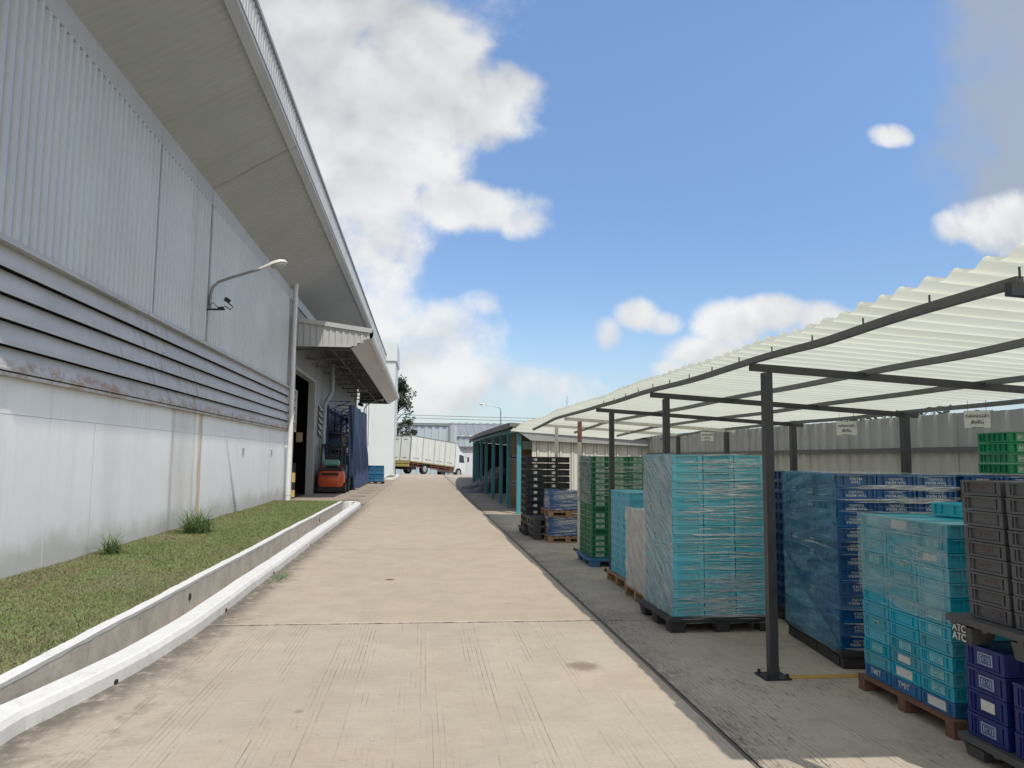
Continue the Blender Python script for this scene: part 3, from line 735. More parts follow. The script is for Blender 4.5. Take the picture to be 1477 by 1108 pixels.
# loading canopy fixed to the wall
CY0, CY1 = 27.6, 56.5
cp = MB(); r0, r1 = [], []; n = 60
x = WX+.1
while x < -2.12:
    tb = 5.53 if x < -2.66 else 5.53+(x+2.66)*.55
    tt = 6.38-(x-WX)*.128
    for (f, d) in ((0, 0), (.42, 0), (.5, .03), (.92, .03)):
        xx = x+f*.22; r0.append((xx, CY0-d, tb)); r1.append((xx, CY0-d, 6.38-(xx-WX)*.128))
    x += .22
cp.grid([r0, r1]); co = cp.build('loading_canopy', FASC, wh)
mb = MB(); mb.bar((WX+.05, CY0-.03, 6.44), (-1.95, CY0-.03, 6.085), .14, .16); mb.bar((WX+.05, CY0-.02, 5.50), (-2.66, CY0-.02, 5.51), .08, .05); mb.build('canopy_flashing', FASC, co)
mb = MB(); mb.grid([[(-2.70, y, 5.46), (-2.66, y, 5.44), (-2.10, y, 5.80), (-2.06, y, 5.80)] for y in (CY0-.04, CY1)]); mb.build('canopy_soffit_strip', FASC, co)
mb = MB(); mb.grid([[(-2.11, y, 5.80), (-1.94, y, 5.82), (-1.90, y, 5.92), (-1.90, y, 6.05), (-2.06, y, 6.07)] for y in (CY0-.06, CY1)]); mb.build('canopy_gutter', PIPE, co)
mb = MB(); mb.grid([[(WX, y, 6.40), (-2.0, y, 6.05)] for y in (CY0, CY1)]); mb.build('canopy_roof_sheet', M('dark_underside_sheet', (.10, .10, .10), .8, vs=2), co)
for k in range(11):
    y = CY0+1.0+k*2.7
    if y > CY1: break
    mb = MB(); mb.bar((WX, y, 5.50), (-2.72, y, 5.54), .05, .07); mb.bar((WX, y, 6.30), (-2.1, y, 5.98), .05, .05)
    for q in range(3):
        xa = WX+q*.64; mb.bar((xa, y, 5.5+q*.04), (xa+.32, y, 6.25-(q+.5)*.08), .03, .03); mb.bar((xa+.32, y, 6.25-(q+.5)*.08), (xa+.64, y, 5.5+(q+1)*.04), .03, .03)
    mb.bar((-3.5, y, 5.55), (-3.5, y, 6.3), .03, .05)
    if y+2.7 < CY1: mb.bar((-3.5, y, 5.6), (-3.5, y+2.7, 5.6), .05, .05); mb.bar((-4.4, y, 6.2), (-2.4, y+2.7, 6.0), .03, .03)
    mb.build('canopy_truss', M('truss_steel', (.16, .17, .17), .6) if k == 0 else bpy.data.materials['truss_steel'], co)

mb = MB(); mb.poly([(WX, CY1, 5.46), (-2.66, CY1, 5.46), (-2.1, CY1, 5.8), (-2.1, CY1, 6.0), (WX, CY1, 6.36)]); mb.build('canopy_end_shade_sheet', DARKIN, co)  # dark closing sheet, added to stand for the shade under the canopy
# lamp on the warehouse wall
def tube_obj(name, pts, r, mt, parent, n=12):
    mb = MB(); mb.tube(pts, r, n); o = mb.build(name, mt, parent); smooth_by(o); return o
def lamp_head(p, d, L, parent, w=.17):
    """cobra head: p root, d outward direction"""
    d = Vector(d).normalized(); sx = d.cross(Vector((0, 0, 1))).normalized(); uz = sx.cross(d)
    secs = [(0, .035, .03, .0), (.1, .045, .04, .0), (.3, .07, .06, .0), (.55, .11, .085, .01), (.8, .12, .085, .005), (.95, .09, .06, -.01), (1.0, .03, .03, -.025)]
    mb = MB(); rows = []
    for (f, a, b, o_) in secs:
        c = Vector(p)+d*L*f+uz*o_
        rows.append([tuple(c+sx*a*w/.17*math.cos(q)+uz*(b*math.sin(q) if math.sin(q) > 0 else b*.35*math.sin(q))) for q in [2*math.pi*j/14 for j in range(15)]])
    mb.grid(rows); mb.poly([p_ for p_ in reversed(rows[0][:-1])]); mb.poly(rows[-1][:-1]); o = mb.build('lamp_head', LAMPW, parent); smooth_by(o)
    mb = MB(); rows = []
    for (f, a) in ((.42, .02), (.48, .07), (.62, .10), (.78, .105), (.9, .08), (.95, .02)):
        c = Vector(p)+d*L*f
        rows.append([tuple(c+sx*a*w/.17*math.cos(q)-uz*(.02+abs(math.sin(q))*a*.75)) for q in [math.pi*j/8 for j in range(9)]])
    mb.grid(rows); o2 = mb.build('lamp_glass', DIFF, o); smooth_by(o2)
wl = empty('wall_lamp', (WX, 16.98, 4.95), 0, 'cobra head street lamp on a bent arm bracketed to the warehouse cladding', 'lamp')
tube_obj('lamp_arm', [(WX+.09, 16.98, 4.78), (WX+.09, 16.98, 5.05), (WX+.13, 16.98, 5.22), (WX+.24, 16.98, 5.34), (WX+.45, 16.98, 5.43), (WX+1.10, 16.98, 5.66)], .03, GALV, wl)
mb = MB(); mb.box(WX+.03, 16.90, 4.74, WX+.06, 17.06, 5.06); mb.box(WX+.06, 16.95, 4.78, WX+.12, 17.01, 4.82); mb.box(WX+.06, 16.95, 4.98, WX+.12, 17.01, 5.02); mb.build('bracket', GALV, wl)
lamp_head((WX+1.08, 16.98, 5.655), (1, 0, .33), .62, wl, .19)
cc = empty('security_camera', (WX+.1, 16.96, 4.75), 0, 'small black camera bracket and coiled cable beneath the wall lamp arm', 'security camera')
mb = MB(); mb.bar((WX+.05, 16.9, 4.72), (WX+.42, 16.9, 4.73), .05, .035); mb.bar((WX+.28, 16.9, 4.74), (WX+.40, 16.9, 4.76), .07, .06); mb.build('arm_bracket', BLKM, cc)
mb = MB(); mb.bar((WX+.42, 16.88, 4.96), (WX+.52, 16.88, 4.90), .08, .09); mb.tube([(WX+.46, 16.88, 4.9), (WX+.60, 16.88, 4.78), (WX+.54, 16.88, 4.73), (WX+.42, 16.88, 4.80)], .012, 8); mb.build('camera_body', BLKM, cc)
tube_obj('cable', [(WX+.1, 16.9, 4.82), (WX+.18, 16.9, 4.87), (WX+.24, 16.9, 4.80), (WX+.34, 16.9, 4.75)], .008, CABLE, cc, 6)

# bollard in the doorway
bo = empty('bollard', (-5.0, 30.4, 0), 0, 'black and yellow banded bollard standing inside the dark warehouse doorway', 'bollard')
o = tube_obj('post', [(-5.0, 30.4, 0), (-5.0, 30.4, 1.35)], .10, BLKM, bo, 16)
BY_ = M('bollard_yellow', (.55, .40, .14), .5)
for (a, b) in ((.05, .32), (.62, .98)): mb = MB(); mb.tube([(-5.0, 30.4, a), (-5.0, 30.4, b)], .106, 16); smooth_by(mb.build('yellow_band', BY_, bo))
mb = MB(); mb.box(-5.35, 33.1, 2.2, -5.1, 33.14, 2.6)
tag(mb.build('door_notice', M('ochre_notice', (.40, .33, .2), .6)), 'small yellowish notice on the dark inside jamb of the doorway', 'notice')

# ------------------------------------------------------------------ forklift
fk = empty('forklift', (-4.08, 34.4, 0), 0, 'orange and black forklift seen from behind beside the warehouse wall', 'forklift')
fx, fy = -4.05, 34.3
mb = MB(); sec = [(.0, .0), (.12, -.02)]
rows = []
for (z, ins, yo) in ((.30, .02, .04), (.42, 0, 0), (.60, 0, 0), (.78, .02, .02), (.95, .05, .09), (.98, .09, .14)):
    hw = .56-ins; pts = []
    for k in range(13):
        a = math.pi*(1+k/12.); pts.append((fx+hw*math.copysign(abs(math.cos(a))**.45, math.cos(a)), fy+.35+yo-.38*abs(math.sin(a))**.6, z))
    pts = pts+[(fx+hw, fy+1.0, z), (fx-hw, fy+1.0, z)]; rows.append(pts+[pts[0]])
mb.grid(rows); mb.poly(rows[-1][:-1]); mb.poly(list(reversed(rows[0][:-1]))); o = mb.build('counterweight', ORANGE, fk); smooth_by(o)
mb = MB(); mb.box(fx-.36, fy-.045, .80, fx+.36, fy+.02, .90); mb.box(fx-.48, fy+.15, .985, fx+.48, fy+1.0, 1.12); mb.box(fx-.56, fy+.05, .10, fx+.56, fy+.9, .298); mb.box(fx-.52, fy+1.0, .2, fx+.52, fy+1.9, 1.05); mb.build('chassis', BLKM, fk)
mb = MB()
for sx in (-1, 1):
    mb.bar((fx+sx*.46, fy+.35, 1.1), (fx+sx*.44, fy+.55, 2.12), .05, .07); mb.bar((fx+sx*.46, fy+1.75, .9), (fx+sx*.44, fy+1.5, 2.12), .05, .07); mb.bar((fx+sx*.44, fy+.5, 2.14), (fx+sx*.44, fy+1.6, 2.14), .06, .06)
for k in range(6): mb.bar((fx-.44, fy+.55+k*.2, 2.15), (fx+.44, fy+.55+k*.2, 2.15), .05, .03)
mb.build('overhead_guard', BLKM, fk)
mb = MB(); mb.tube([(fx-.36, fy+.42, 1.32), (fx-.30, fy+.42, 1.32), (fx+.28, fy+.42, 1.32), (fx+.35, fy+.42, 1.32)], [.09, .16, .16, .09], 18); o = mb.build('gas_cylinder', M('pale_green_tank', (.16, .34, .30), .35), fk); smooth_by(o)
mb = MB(); mb.box(fx-.25, fy+.75, 1.1, fx+.25, fy+.85, 1.72); mb.box(fx-.25, fy+.86, 1.1, fx+.25, fy+1.3, 1.2); mb.build('seat', BLKM, fk)
for sx in (-1, 1):
    mb = MB(); mb.tube([(fx+sx*.56-.09, fy+.45, .24), (fx+sx*.56+.09, fy+.45, .24)], .24, 20); o = mb.build('wheel', RUBBER, fk); smooth_by(o)
    mb = MB(); mb.tube([(fx+sx*.55-.1, fy+1.85, .32), (fx+sx*.55+.1, fy+1.85, .32)], .32, 20); o = mb.build('wheel', RUBBER, fk); smooth_by(o)
mb = MB()
for sx in (-1, 1): mb.bar((fx+sx*.3, fy+2.15, .1), (fx+sx*.3, fy+2.15, 2.1), .1, .12)
mb.bar((fx-.3, fy+2.15, 2.05), (fx+.3, fy+2.15, 2.05), .08, .08); mb.bar((fx-.3, fy+2.15, 1.1), (fx+.3, fy+2.15, 1.1), .08, .08); mb.build('mast', BLKM, fk)
mb = MB()
for sx in (-1, 1): mb.box(fx+sx*.42-.05, fy+.36, 1.13, fx+sx*.42+.05, fy+.42, 1.25)
mb.build('tail_lamp', M('red_lens', (.5, .02, .02), .3), fk)

# ------------------------------------------------------------------ blue storage rack with tarpaulin
rk = empty('storage_rack', (-4.0, 42, 0), 0, 'tall blue steel storage rack beside the warehouse wall behind the forklift', 'rack')
for i, y in enumerate((37.5, 40.4, 43.4, 46.4)):
    mb = MB()
    for x in (-4.62, -3.58): mb.bar((x, y, 0), (x, y, 4.05), .08, .08)
    z = .3
    while z < 3.9: mb.bar((-4.62, y, z), (-3.58, y, z+.45), .035, .035); mb.bar((-4.62, y, z+.45), (-3.58, y, z+.45), .035, .035); z += .5
    mb.build('upright_frame', BLUES, rk)
RSH = M('rack_beam_red', (.2, .03, .03), .5, vs=3)
for z in (1.2, 2.0, 2.85, 3.9):
    for x in (-4.62, -3.58):
        mb = MB(); mb.bar((x, 37.5, z), (x, 46.4, z), .05, .10); mb.build('beam', BLUES if z > 3 else RSH, rk)
mb = MB()
for k in range(7): mb.bar((-4.6, 37.6+k*.9, 3.2), (-3.6, 38.2+k*.9, 3.85), .035, .035); mb.bar((-4.6, 37.6+k*.9, 3.85), (-3.6, 38.2+k*.9, 3.2), .035, .035)
mb.build('top_brace', BLUES, rk)
bxs = [(-4.5, 1.27, .42, .3), (-4.0, 1.27, .38, .38), (-4.45, 2.07, .5, .33), (-3.95, 2.07, .3, .5), (-4.35, .1, .6, .7)]
for i, (x, z, wd, ht) in enumerate(bxs):
    mb = MB(); mb.box(x, 37.7, z, x+wd, 38.3, z+ht); mb.box(x-.01, 37.69, z+ht+.001, x+wd+.01, 38.31, z+ht+.03)
    tag(mb.build('storage_bin', [M('bin_%d' % i, [(.03, .12, .22), (.05, .22, .22), (.02, .06, .12), (.3, .3, .28), (.05, .06, .07)][i], .5)]),
        ['navy lidded bin on the lower shelf of the blue rack, left', 'teal lidded bin on the lower shelf of the blue rack, right', 'dark navy lidded bin on the upper rack shelf', 'pale upright lidded bin on the upper rack shelf', 'charcoal lidded bin on the floor under the blue rack'][i], 'bin', 'bins on the blue rack')
root = empty('rack_tarpaulin', (-3.4, 42, 0), 0, 'blue tarpaulin sheet hanging down the yard side of the storage rack', 'tarpaulin')
mb = MB(); rows = []
for j in range(25):
    z = 4.08-(4.0)*j/24.; row = []
    for k in range(91):
        y = 37.35+9.3*k/90.; f = .03+.10*(j/24.)
        xo = f*(math.sin(y*3.1+.6*math.sin(z*1.1))+.5*math.sin(y*7.3+z*.8))+.03*mn.noise(Vector((y*2, z*1.5, 0)))
        row.append((-3.43+xo+(.10*(j/24.)**3), y, max(.01, z+.04*math.sin(y*1.3)-(.28 if y < 39.4 else 0)*0)))
    rows.append(row)
mb.grid(rows); o = mb.build('hanging_sheet', TARP, root, smooth=True)
mb = MB(); rows = []
for j in range(14):
    z = 4.06-3.4*j/13.
    rows.append([(-3.62+.24*k/6.+.03*math.sin(k*1.7+z), 37.32+.03*math.sin(z*2+k), z) for k in range(7)])
mb.grid(rows); mb.build('corner_flap', TARP, root, smooth=True)

# ------------------------------------------------------------------ far block, pipes, small lamp
bk = empty('tall_block', (-6, 74, 0), 0, 'tall plain white rendered building block beyond the warehouse eaves', 'building')
mb = MB(); mb.box(-12, 70, -.3, -2.76, 77, 10.8); mb.build('wall', BLOCKW, bk)
mb = MB(); mb.box(-12.1, 69.85, 10.3, -2.64, 77.2, 12.0); mb.build('parapet', BLOCKW, bk)
mb = MB(); mb.box(-5.62, 69.9, .0, -5.3, 69.99, 2.6); mb.build('door', M('dark_grey_door', (.12, .13, .14), .6), bk)
mb = MB(); mb.tube([(-5.15, 69.8, 0.1), (-5.15, 69.8, 7.2)], .07, 10); mb.tube([(-4.95, 69.8, 2.9), (-4.95, 69.8, 7.2)], .05, 10); mb.build('downpipe', PIPE, bk)
sl = empty('yard_lamp', (-4.2, 56.4, 5), 0, 'small curved grey lamp arm before the white block under the canopy end', 'lamp')
tube_obj('lamp_arm', [(-4.05, 52, 4.1), (-4.05, 52, 4.75), (-3.95, 52, 5.0), (-3.6, 52, 5.22), (-3.1, 52, 5.4)], .035, GALV, sl, 8)
tube_obj('pole', [(-4.05, 52, .0), (-4.05, 52, 4.1)], .04, GALV, sl, 8)
lamp_head((-3.15, 52, 5.38), (1, 0, .25), .4, sl, .14)
cc = empty('dome_camera', (-4.6, 54, 5.1), 0, 'small black security camera hanging under the loading canopy end', 'security camera')
mb = MB(); mb.bar((-4.45, 54.0, 5.62), (-4.45, 54.0, 5.3), .04, .04); mb.build('stem', BLKM, cc)
mb = MB(); mb.bar((-4.6, 54.0, 5.25), (-4.3, 53.8, 5.15), .16, .18); mb.build('camera_body', BLKM, cc)

# ------------------------------------------------------------------ canopy shelter (right)
def pX(y): return 2.60+.018*(y-5.62)
PY = [2.87, 5.62, 8.25, 10.95, 13.5, 16.2]
def pz(x, y):      # underside height of the purlins
    s = -.022*math.exp(-((y-4.5)/.55)**2)-.012*math.exp(-((y-6.9)/.8)**2)-.012*math.exp(-((y-9.6)/.8)**2)+.006*math.sin(y*1.3+x)
    far = -.10*max(0, (y-14.6)/3.0)
    return 2.345-.062*(x-2.6)+s*(.9 if x < 3 else .6)+far
cs = empty('canopy_shelter', (4, 9.5, 0), 0, 'long open shelter of black posts and beams under a wavy white translucent roof', 'shelter')
for i, y in enumerate(PY):
    x = pX(y)
    if i == 4:
        mb = MB(); mb.box(x-.033, y-.033, .01, x+.033, y+.033, 1.9); o = mb.build('post', STEELW, cs)
        mb = MB(); mb.box(x-.0335, y-.0335, 1.902, x+.0335, y+.0335, 2.27); mb.build('post_top', RUST, o)
    else:
        mb = MB(); mb.box(x-.033, y-.033, .02, x+.033, y+.033, 2.275); o = mb.build('post', STEELW if i == 5 else STEEL, cs)
    mb = MB(); mb.box(x-.10, y-.10, .011, x+.10, y+.10, .022)
    for (a, b) in ((-.075, -.075), (.075, -.075), (.075, .075), (-.075, .075)): mb.tube([(x+a, y+b, .02), (x+a, y+b, .05)], .012, 6)
    mb.build('base_plate', BLKM, o)
    xb = 5.46
    mb = MB(); mb.box(xb-.04, y-.04, .01, xb+.04, y+.04, 2.12); o = mb.build('back_post', STEEL, cs)
    mb = MB(); mb.bar(((2.38 if i == 0 else 2.47), y, 2.318), (5.62, y, 2.138), .04, .056); mb.build('beam', STEEL if i < 4 else STEELW, cs)
for x in (2.46, 3.42, 4.42, 5.45):
    mb = MB(); ys_ = [2.9+.22*k for k in range(int(14.6/.22)+1)]
    rows = []
    for y in ys_:
        z = pz(x, y)+.006; rows.append([(x-.018, y, z-.022), (x+.018, y, z-.022), (x+.018, y, z+.022), (x-.018, y, z+.022), (x-.018, y, z-.022)])
    mb.grid(rows); mb.poly(list(reversed(rows[0][:-1]))); mb.poly(rows[-1][:-1])
    mb.build('purlin', PURL, cs)
# corrugated roof, ridges across the yard, in overlapping sheets
mb = MB(); pitch = .193; prof = [(0, 0), (.14, .0), (.30, .5), (.44, .95), (.56, 1.0), (.70, .62), (.86, .08)]
y = 2.62; ys_ = []; rr = random.Random(9)
sheet = 0; k = 0
while y < 20.6:
    amp = .038*(.9+.25*rr.random())
    for (f, h) in prof: ys_.append((y+f*pitch, h*amp, int(k/5)))
    y += pitch; k += 1
xs_ = [0.06, .12, .3, .6, 1.0, 1.5, 2.0, 2.5, 3.0, 3.42]
tilt = {}
rows = []
for (yy_, h, sh) in ys_:
    if sh not in tilt: tilt[sh] = (rr.random()*.012, (rr.random()-.5)*.05)
    row = []
    for q, dx_ in enumerate(xs_):
        e = (.012*mn.noise(Vector((yy_*3, 2, 2)))+tilt[sh][1]) if q == 0 else 0
        x = 2.27+dx_+e
        far = .12*max(0, min(1, (yy_-15.0)/3.0))     # the last sheets lie on the shed eave instead of the purlins
        z = pz(x, yy_)+.062+h+tilt[sh][0]+.008*mn.noise(Vector((x*1.3, yy_*1.1, 4)))+far*1.0
        row.append((x, yy_, z))
    rows.append(row)
mb.grid(rows); o = mb.build('roof_sheet', ROOFT, cs, smooth=True)
# roof screws
for k in range(14): x = 2.46; y = 2.9+k*.58; mb = MB(); mb.tube([(x, y, pz(x, y)+.02), (x, y, pz(x, y)+.068)], .005, 6); mb.build('roof_screw', STEEL, cs)
# paper signs
THAI1 = 'กล่องเปล่า'; THAI2 = 'ส่งคืน'
def sign(x, y, z, label, rz=0, wd=.27, ht=.21):
    Mx = Matrix.Translation((x, y, z))@Matrix.Rotation(rz, 4, 'Z')
    root = empty('hanging_sign', None, 0, label, 'sign', 'paper signs under the shelter roof', M4=Mx)
    mb = MB(); mb.box(-wd/2, -.004, -ht/2, wd/2, .004, ht/2); mb.build('sign_board', CARD, root, local=True)
    me = text_mesh(THAI1+'\n'+THAI2, .048, INKD, lines=1.3); o = child('lettering', me, root, (0, -.006, .0)); 
    mb = MB(); mb.box(-.05, -.0065, -.085, .05, -.0055, -.08); mb.box(-.02, -.0065, .085, .02, -.0055, .09)
    for sx in (-1, 1): mb.box(sx*wd*.35-.002, -.001, ht/2, sx*wd*.35+.002, .001, ht/2+.10)
    mb.build('hanging_wire', INKD, root, local=True)
sign(5.36, 6.95, 2.03, 'white paper sign with two Thai lines hanging nearest the camera, above the charcoal crates', R(-38), .22, .17)
sign(5.36, 9.3, 2.03, 'white paper sign hanging left of the back post above the blue stacks', R(-34), .24, .18)
sign(5.36, 14.2, 2.06, 'small white paper sign hanging farthest away above the cyan stack', R(-25), .24, .18)

# ------------------------------------------------------------------ fence
fn = empty('sheet_fence', (6.62, 10, 0), 0, 'tall grey corrugated sheet fence with a dark rail behind the shelter', 'fence')
mb = MB(); y = -1.0; rowa, rowb = [], []; k = 0; rf = random.Random(4)
while y < 22.2:
    tz = 2.215+.007*(y-7.8)+.012*(rf.random()-.5); off = .010*(k % 2)
    for (f, d) in ((0, 0), (.10, 0), (.17, .038), (.30, .038), (.37, 0), (.58, 0), (.64, .028), (.76, .028), (.82, 0), (1.0, 0)):
        yy_ = y+f*.62
        if k > 0 and f == 0: rowa.append((6.60+off, yy_, 0)); rowb.append((6.60+off, yy_, tz))
        rowa.append((6.60-d+off, yy_, 0)); rowb.append((6.60-d+off, yy_, tz+.004*mn.noise(Vector((yy_*5, 0, 0)))))
    y += .62; k += 1
mb.grid([rowa, rowb]); mb.build('fence_sheet', FENCE, fn)
for z in (1.77, .9):
    mb = MB(); mb.box(6.52, -1, z-.03, 6.575, 22.2, z+.03); mb.build('rail', GALV if z > 2 else PURL, fn)
for y in (1.2, 4.6, 8.0, 11.4, 14.8, 18.2, 21.6):
    mb = MB(); mb.box(6.63, y-.04, 0, 6.71, y+.04, 2.12); mb.build('fence_post', GALV, fn)

# ------------------------------------------------------------------ teal shed
sh = empty('open_shed', (4.6, 42, 0), 0, 'long open fronted shed with teal posts and cream sheet end wall', 'shed')
SY0, SY1 = 22.3, 63.0
def sxf(y): return 2.74+.0012*max(0, y-30)**2
SEG = [22.3, 30, 36, 42, 48, 54, 59, 63.0]
for k, y in enumerate((22.35, 25.1, 27.6, 30.7, 34.6, 38.4, 42.4, 46.6, 51, 55.5, 60, 62.8)):
    mb = MB(); SX = sxf(y); mb.box(SX-.06, y-.06, 0, SX+.06, y+.06, 2.42+.008*(y-22)); mb.build('post', TEALP, sh)
def along(mb, ox, z, wd, ht):
    rows = []
    for y in SEG:
        x = sxf(y)+ox; zz = z+.0083*(y-22.3); rows.append([(x-wd/2, y, zz-ht/2), (x+wd/2, y, zz-ht/2), (x+wd/2, y, zz+ht/2), (x-wd/2, y, zz+ht/2), (x-wd/2, y, zz-ht/2)])
    mb.grid(rows); mb.poly(list(reversed(rows[0][:-1]))); mb.poly(rows[-1][:-1])
mb = MB(); along(mb, 0, 2.44, .08, .12); mb.build('eave_beam', TEALP, sh)
mb = MB()
r0, r1 = [], []; x = 3.12
while x < 6.6:
    for (f, d) in ((0, 0), (.40, 0), (.43, .03), (.57, .03), (.60, 0), (.98, 0)):
        r0.append((x+f*.34, SY0-d, 0)); r1.append((x+f*.34, SY0-d, 2.30-.035*(x+f*.34-3.1)))
    x += .34
mb.grid([r0, r1]); mb.build('end_wall', SHEDW, sh)
SEAMD = M('sheet_seam', (.16, .16, .14), .7)
mb = MB(); x = 3.12
while x < 6.5: mb.box(x+.40*.34-.008, SY0-.012, 0, x+.40*.34+.004, SY0-.003, 2.16); mb.box(x+.60*.34-.002, SY0-.012, 0, x+.60*.34+.008, SY0-.003, 2.16); x += .34
mb.build('wall_seam', SEAMD, sh)
# roof with dark verge trim; slopes away from the yard
mb = MB()
for dz_ in (0, -.02): mb.grid([[(sxf(y)-.32, y-(.25 if y < 23 else 0), 2.62+.0083*(y-22.3)+dz_), (sxf(y)+4.16, y-(.25 if y < 23 else 0), 2.30+.0083*(y-22.3)+dz_)] for y in SEG])
mb.build('roof', SHEDT, sh)
mb = MB(); along(mb, -.32, 2.555, .05, .16); mb.build('eave_fascia', SHEDT, sh)
mb = MB(); mb.bar((2.42, SY0-.29, 2.58), (6.9, SY0-.29, 2.26), .04, .11); mb.build('verge_trim', SHEDT, sh)
mb = MB(); mb.poly([(2.50, SY0-.2, 2.50), (3.05, SY0-.2, 2.13), (6.7, SY0-.2, 2.0), (6.7, SY0-.2, 2.19)]); mb.poly([(2.50, SY0-.17, 2.50), (3.05, SY0-.17, 2.13), (6.7, SY0-.17, 2.0), (6.7, SY0-.17, 2.19)])
mb.poly([(2.50, SY0-.2, 2.50), (3.05, SY0-.2, 2.13), (3.05, SY0-.17, 2.13), (2.50, SY0-.17, 2.50)]); mb.build('gutter_board', M('grey_gutter_board', (.30, .31, .31), .5, vs=2), sh)
mb = MB(); mb.grid([[(sxf(y)+3.86, y, 0), (sxf(y)+3.86, y, 2.29+.0083*(y-22.3))] for y in [22.32]+SEG[1:]]); mb.poly([(sxf(63), SY1, 0), (sxf(63)+3.86, SY1, 0), (sxf(63)+3.86, SY1, 2.6), (sxf(63), SY1, 2.9)]); mb.build('back_wall', DARKIN, sh)
# drums and tarpaulin in the shed
for i, (x, y, z) in enumerate(((2.86, 23.7, 0), (2.86, 23.7, .82), (2.86, 23.7, 1.64), (2.88, 24.75, 0), (2.88, 24.75, .82), (2.88, 24.75, 1.64))):
    rt = empty('stillage_box', (x+.4, y, z), 0, ['ochre storage box at the bottom of the front shed pile', 'ochre storage box in the middle of the front shed pile', 'brown storage box topping the front shed pile',
        'dark ochre box at the bottom of the rear shed pile', 'dark ochre box in the middle of the rear shed pile', 'dark ochre box topping the rear shed pile'][i], 'storage box', 'ochre boxes piled in the shed')
    mb = MB(); mb.box(x, y, z+.10, x+.85, y+.9, z+.74); mb.build('box_body', BROWNC, rt)
    mb = MB(); mb.box(x-.012, y-.012, z+.745, x+.862, y+.912, z+.80); mb.box(x+.02, y+.02, z+.01, x+.83, y+.88, z+.098); mb.build('frame', SHEDT, rt)
    mb = MB(); mb.box(x+.15, y-.006, z+.25, x+.45, y-.001, z+.5); mb.build('label_plate', CARD if i == 0 else INKF, rt)
mb = MB(); rows = []
for j in range(41):
    v = j/40.; row = []
    for k in range(61):
        u = k/60.; x = 1.75+2.2*u+.12*math.sin(v*9+u*3); y = 35.4+7.6*v+.25*math.sin(u*7+v*3)
        hgt = 1.15*(max(0, u-.22)/.78)**1.25*(1-.35*abs(v-.55))*(1-max(0, (v-.85)/.15)*.6)*(min(1, v/.08))
        hgt += .16*abs(mn.noise(Vector((u*6, v*9, 1))))+.10*abs(math.sin(u*13+v*11+1.5*mn.noise(Vector((u*3, v*3, 0)))))*min(1, u*4)
        row.append((x, y, .015+max(0, hgt*min(1, u*5, (1-v)*12, v*14))))
    rows.append(row)
mb.grid(rows); tag(mb.build('crumpled_tarp', TARPG, smooth=True), 'dark blue grey tarpaulin spilling from the shed onto the road', 'tarpaulin')

# ------------------------------------------------------------------ truck
th_ = R(38)
Mt = Matrix.Translation((-1.02, 76.5, 0.02))@Matrix.Rotation(R(52), 4, 'Z')@Matrix.Rotation(R(4.6), 4, 'Y')
# local: +X forward, Y left; box from x=-2.3 to 5.0
tk = empty('box_truck', None, 0, 'white box truck parked nose down beyond the end of the yard road', 'truck', M4=Mt)
def loc(mb, name, mt, parent=tk, smooth=False): return mb.build(name, mt, parent, smooth=smooth, local=True)
mb = MB(); mb.box(-2.2, -1.2, 1.12, 5.1, 1.2, 3.52); bx = loc(mb, 'cargo_box', TWHITE)
mb = MB()
for x in (-2.2, -.35, 1.5, 3.3, 5.08): mb.box(x, -1.225, 1.1, x+.06, -1.201, 3.55)
for x in (-2.2,): mb.box(x-.02, -1.22, 3.49, 5.14, -1.201, 3.57)
for x in (.55, 2.4, 4.2, -1.3): mb.box(x, -1.208, 1.15, x+.025, -1.201, 3.45)
loc(mb, 'panel_joint', M('grey_box_trim', (.22, .23, .22), .5), bx)
mb = MB()
for y in (-1.19, 0, 1.14): mb.box(-2.235, y-.02, 1.12, -2.201, y+.04, 3.52)
mb.box(-2.235, -1.2, 3.46, -2.201, 1.2, 3.52)
for y in (-.55, .55): mb.box(-2.23, y-.2, 3.15, -2.202, y+.2, 3.22); mb.box(-2.23, y-.2, 1.4, -2.202, y+.2, 1.47)
loc(mb, 'rear_door_trim', bpy.data.materials['grey_box_trim'], bx)
mb = MB()
for x in (-1.3, .6, 2.4, 4.2): mb.box(x-.45, -1.207, 1.38, x-.1, -1.201, 1.45); mb.box(x+.1, -1.207, 1.38, x+.45, -1.201, 1.45)
loc(mb, 'latch', SHEDT, bx)
mb = MB(); mb.box(-2.2, -.45, .78, 6.9, .45, 1.08); mb.box(-1.7, -1.0, .35, -.9, 1.0, 1.0); loc(mb, 'chassis', BLKM)
mb = MB(); mb.box(-2.25, -1.22, 1.02, 5.1, -1.14, 1.098); loc(mb, 'side_rail', TYEL)
mb = MB()
for z in (.55, .82): mb.box(1.2, -1.2, z, 4.9, -1.15, z+.07); mb.box(-2.2, -1.2, z+.05, -.2, -1.15, z+.10)
for x in (1.2, 2.4, 3.6, 4.85, -2.2, -.9): mb.box(x, -1.19, .5, x+.06, -1.12, 1.0)
loc(mb, 'underrun_guard', TRED)
mb = MB(); mb.box(-2.38, -1.2, .55, -2.26, 1.2, .80); mb.box(-2.38, -1.2, .86, -2.27, 1.2, 1.05); loc(mb, 'rear_bumper', TYEL)
for (x, y) in ((.25, -1.0), (.25, 1.0), (5.9, -1.05), (5.9, 1.05)):
    mb = MB(); mb.tube([(x, y-.16, .5), (x, y+.16, .5)], .5, 24); wo = loc(mb, 'wheel', RUBBER)
    smooth_by(wo); mb = MB(); mb.tube([(x, y-.175, .5), (x, y+.175, .5)], .29, 20); loc(mb, 'rim', M('rim_grey', (.4, .42, .42), .4, .3), wo)
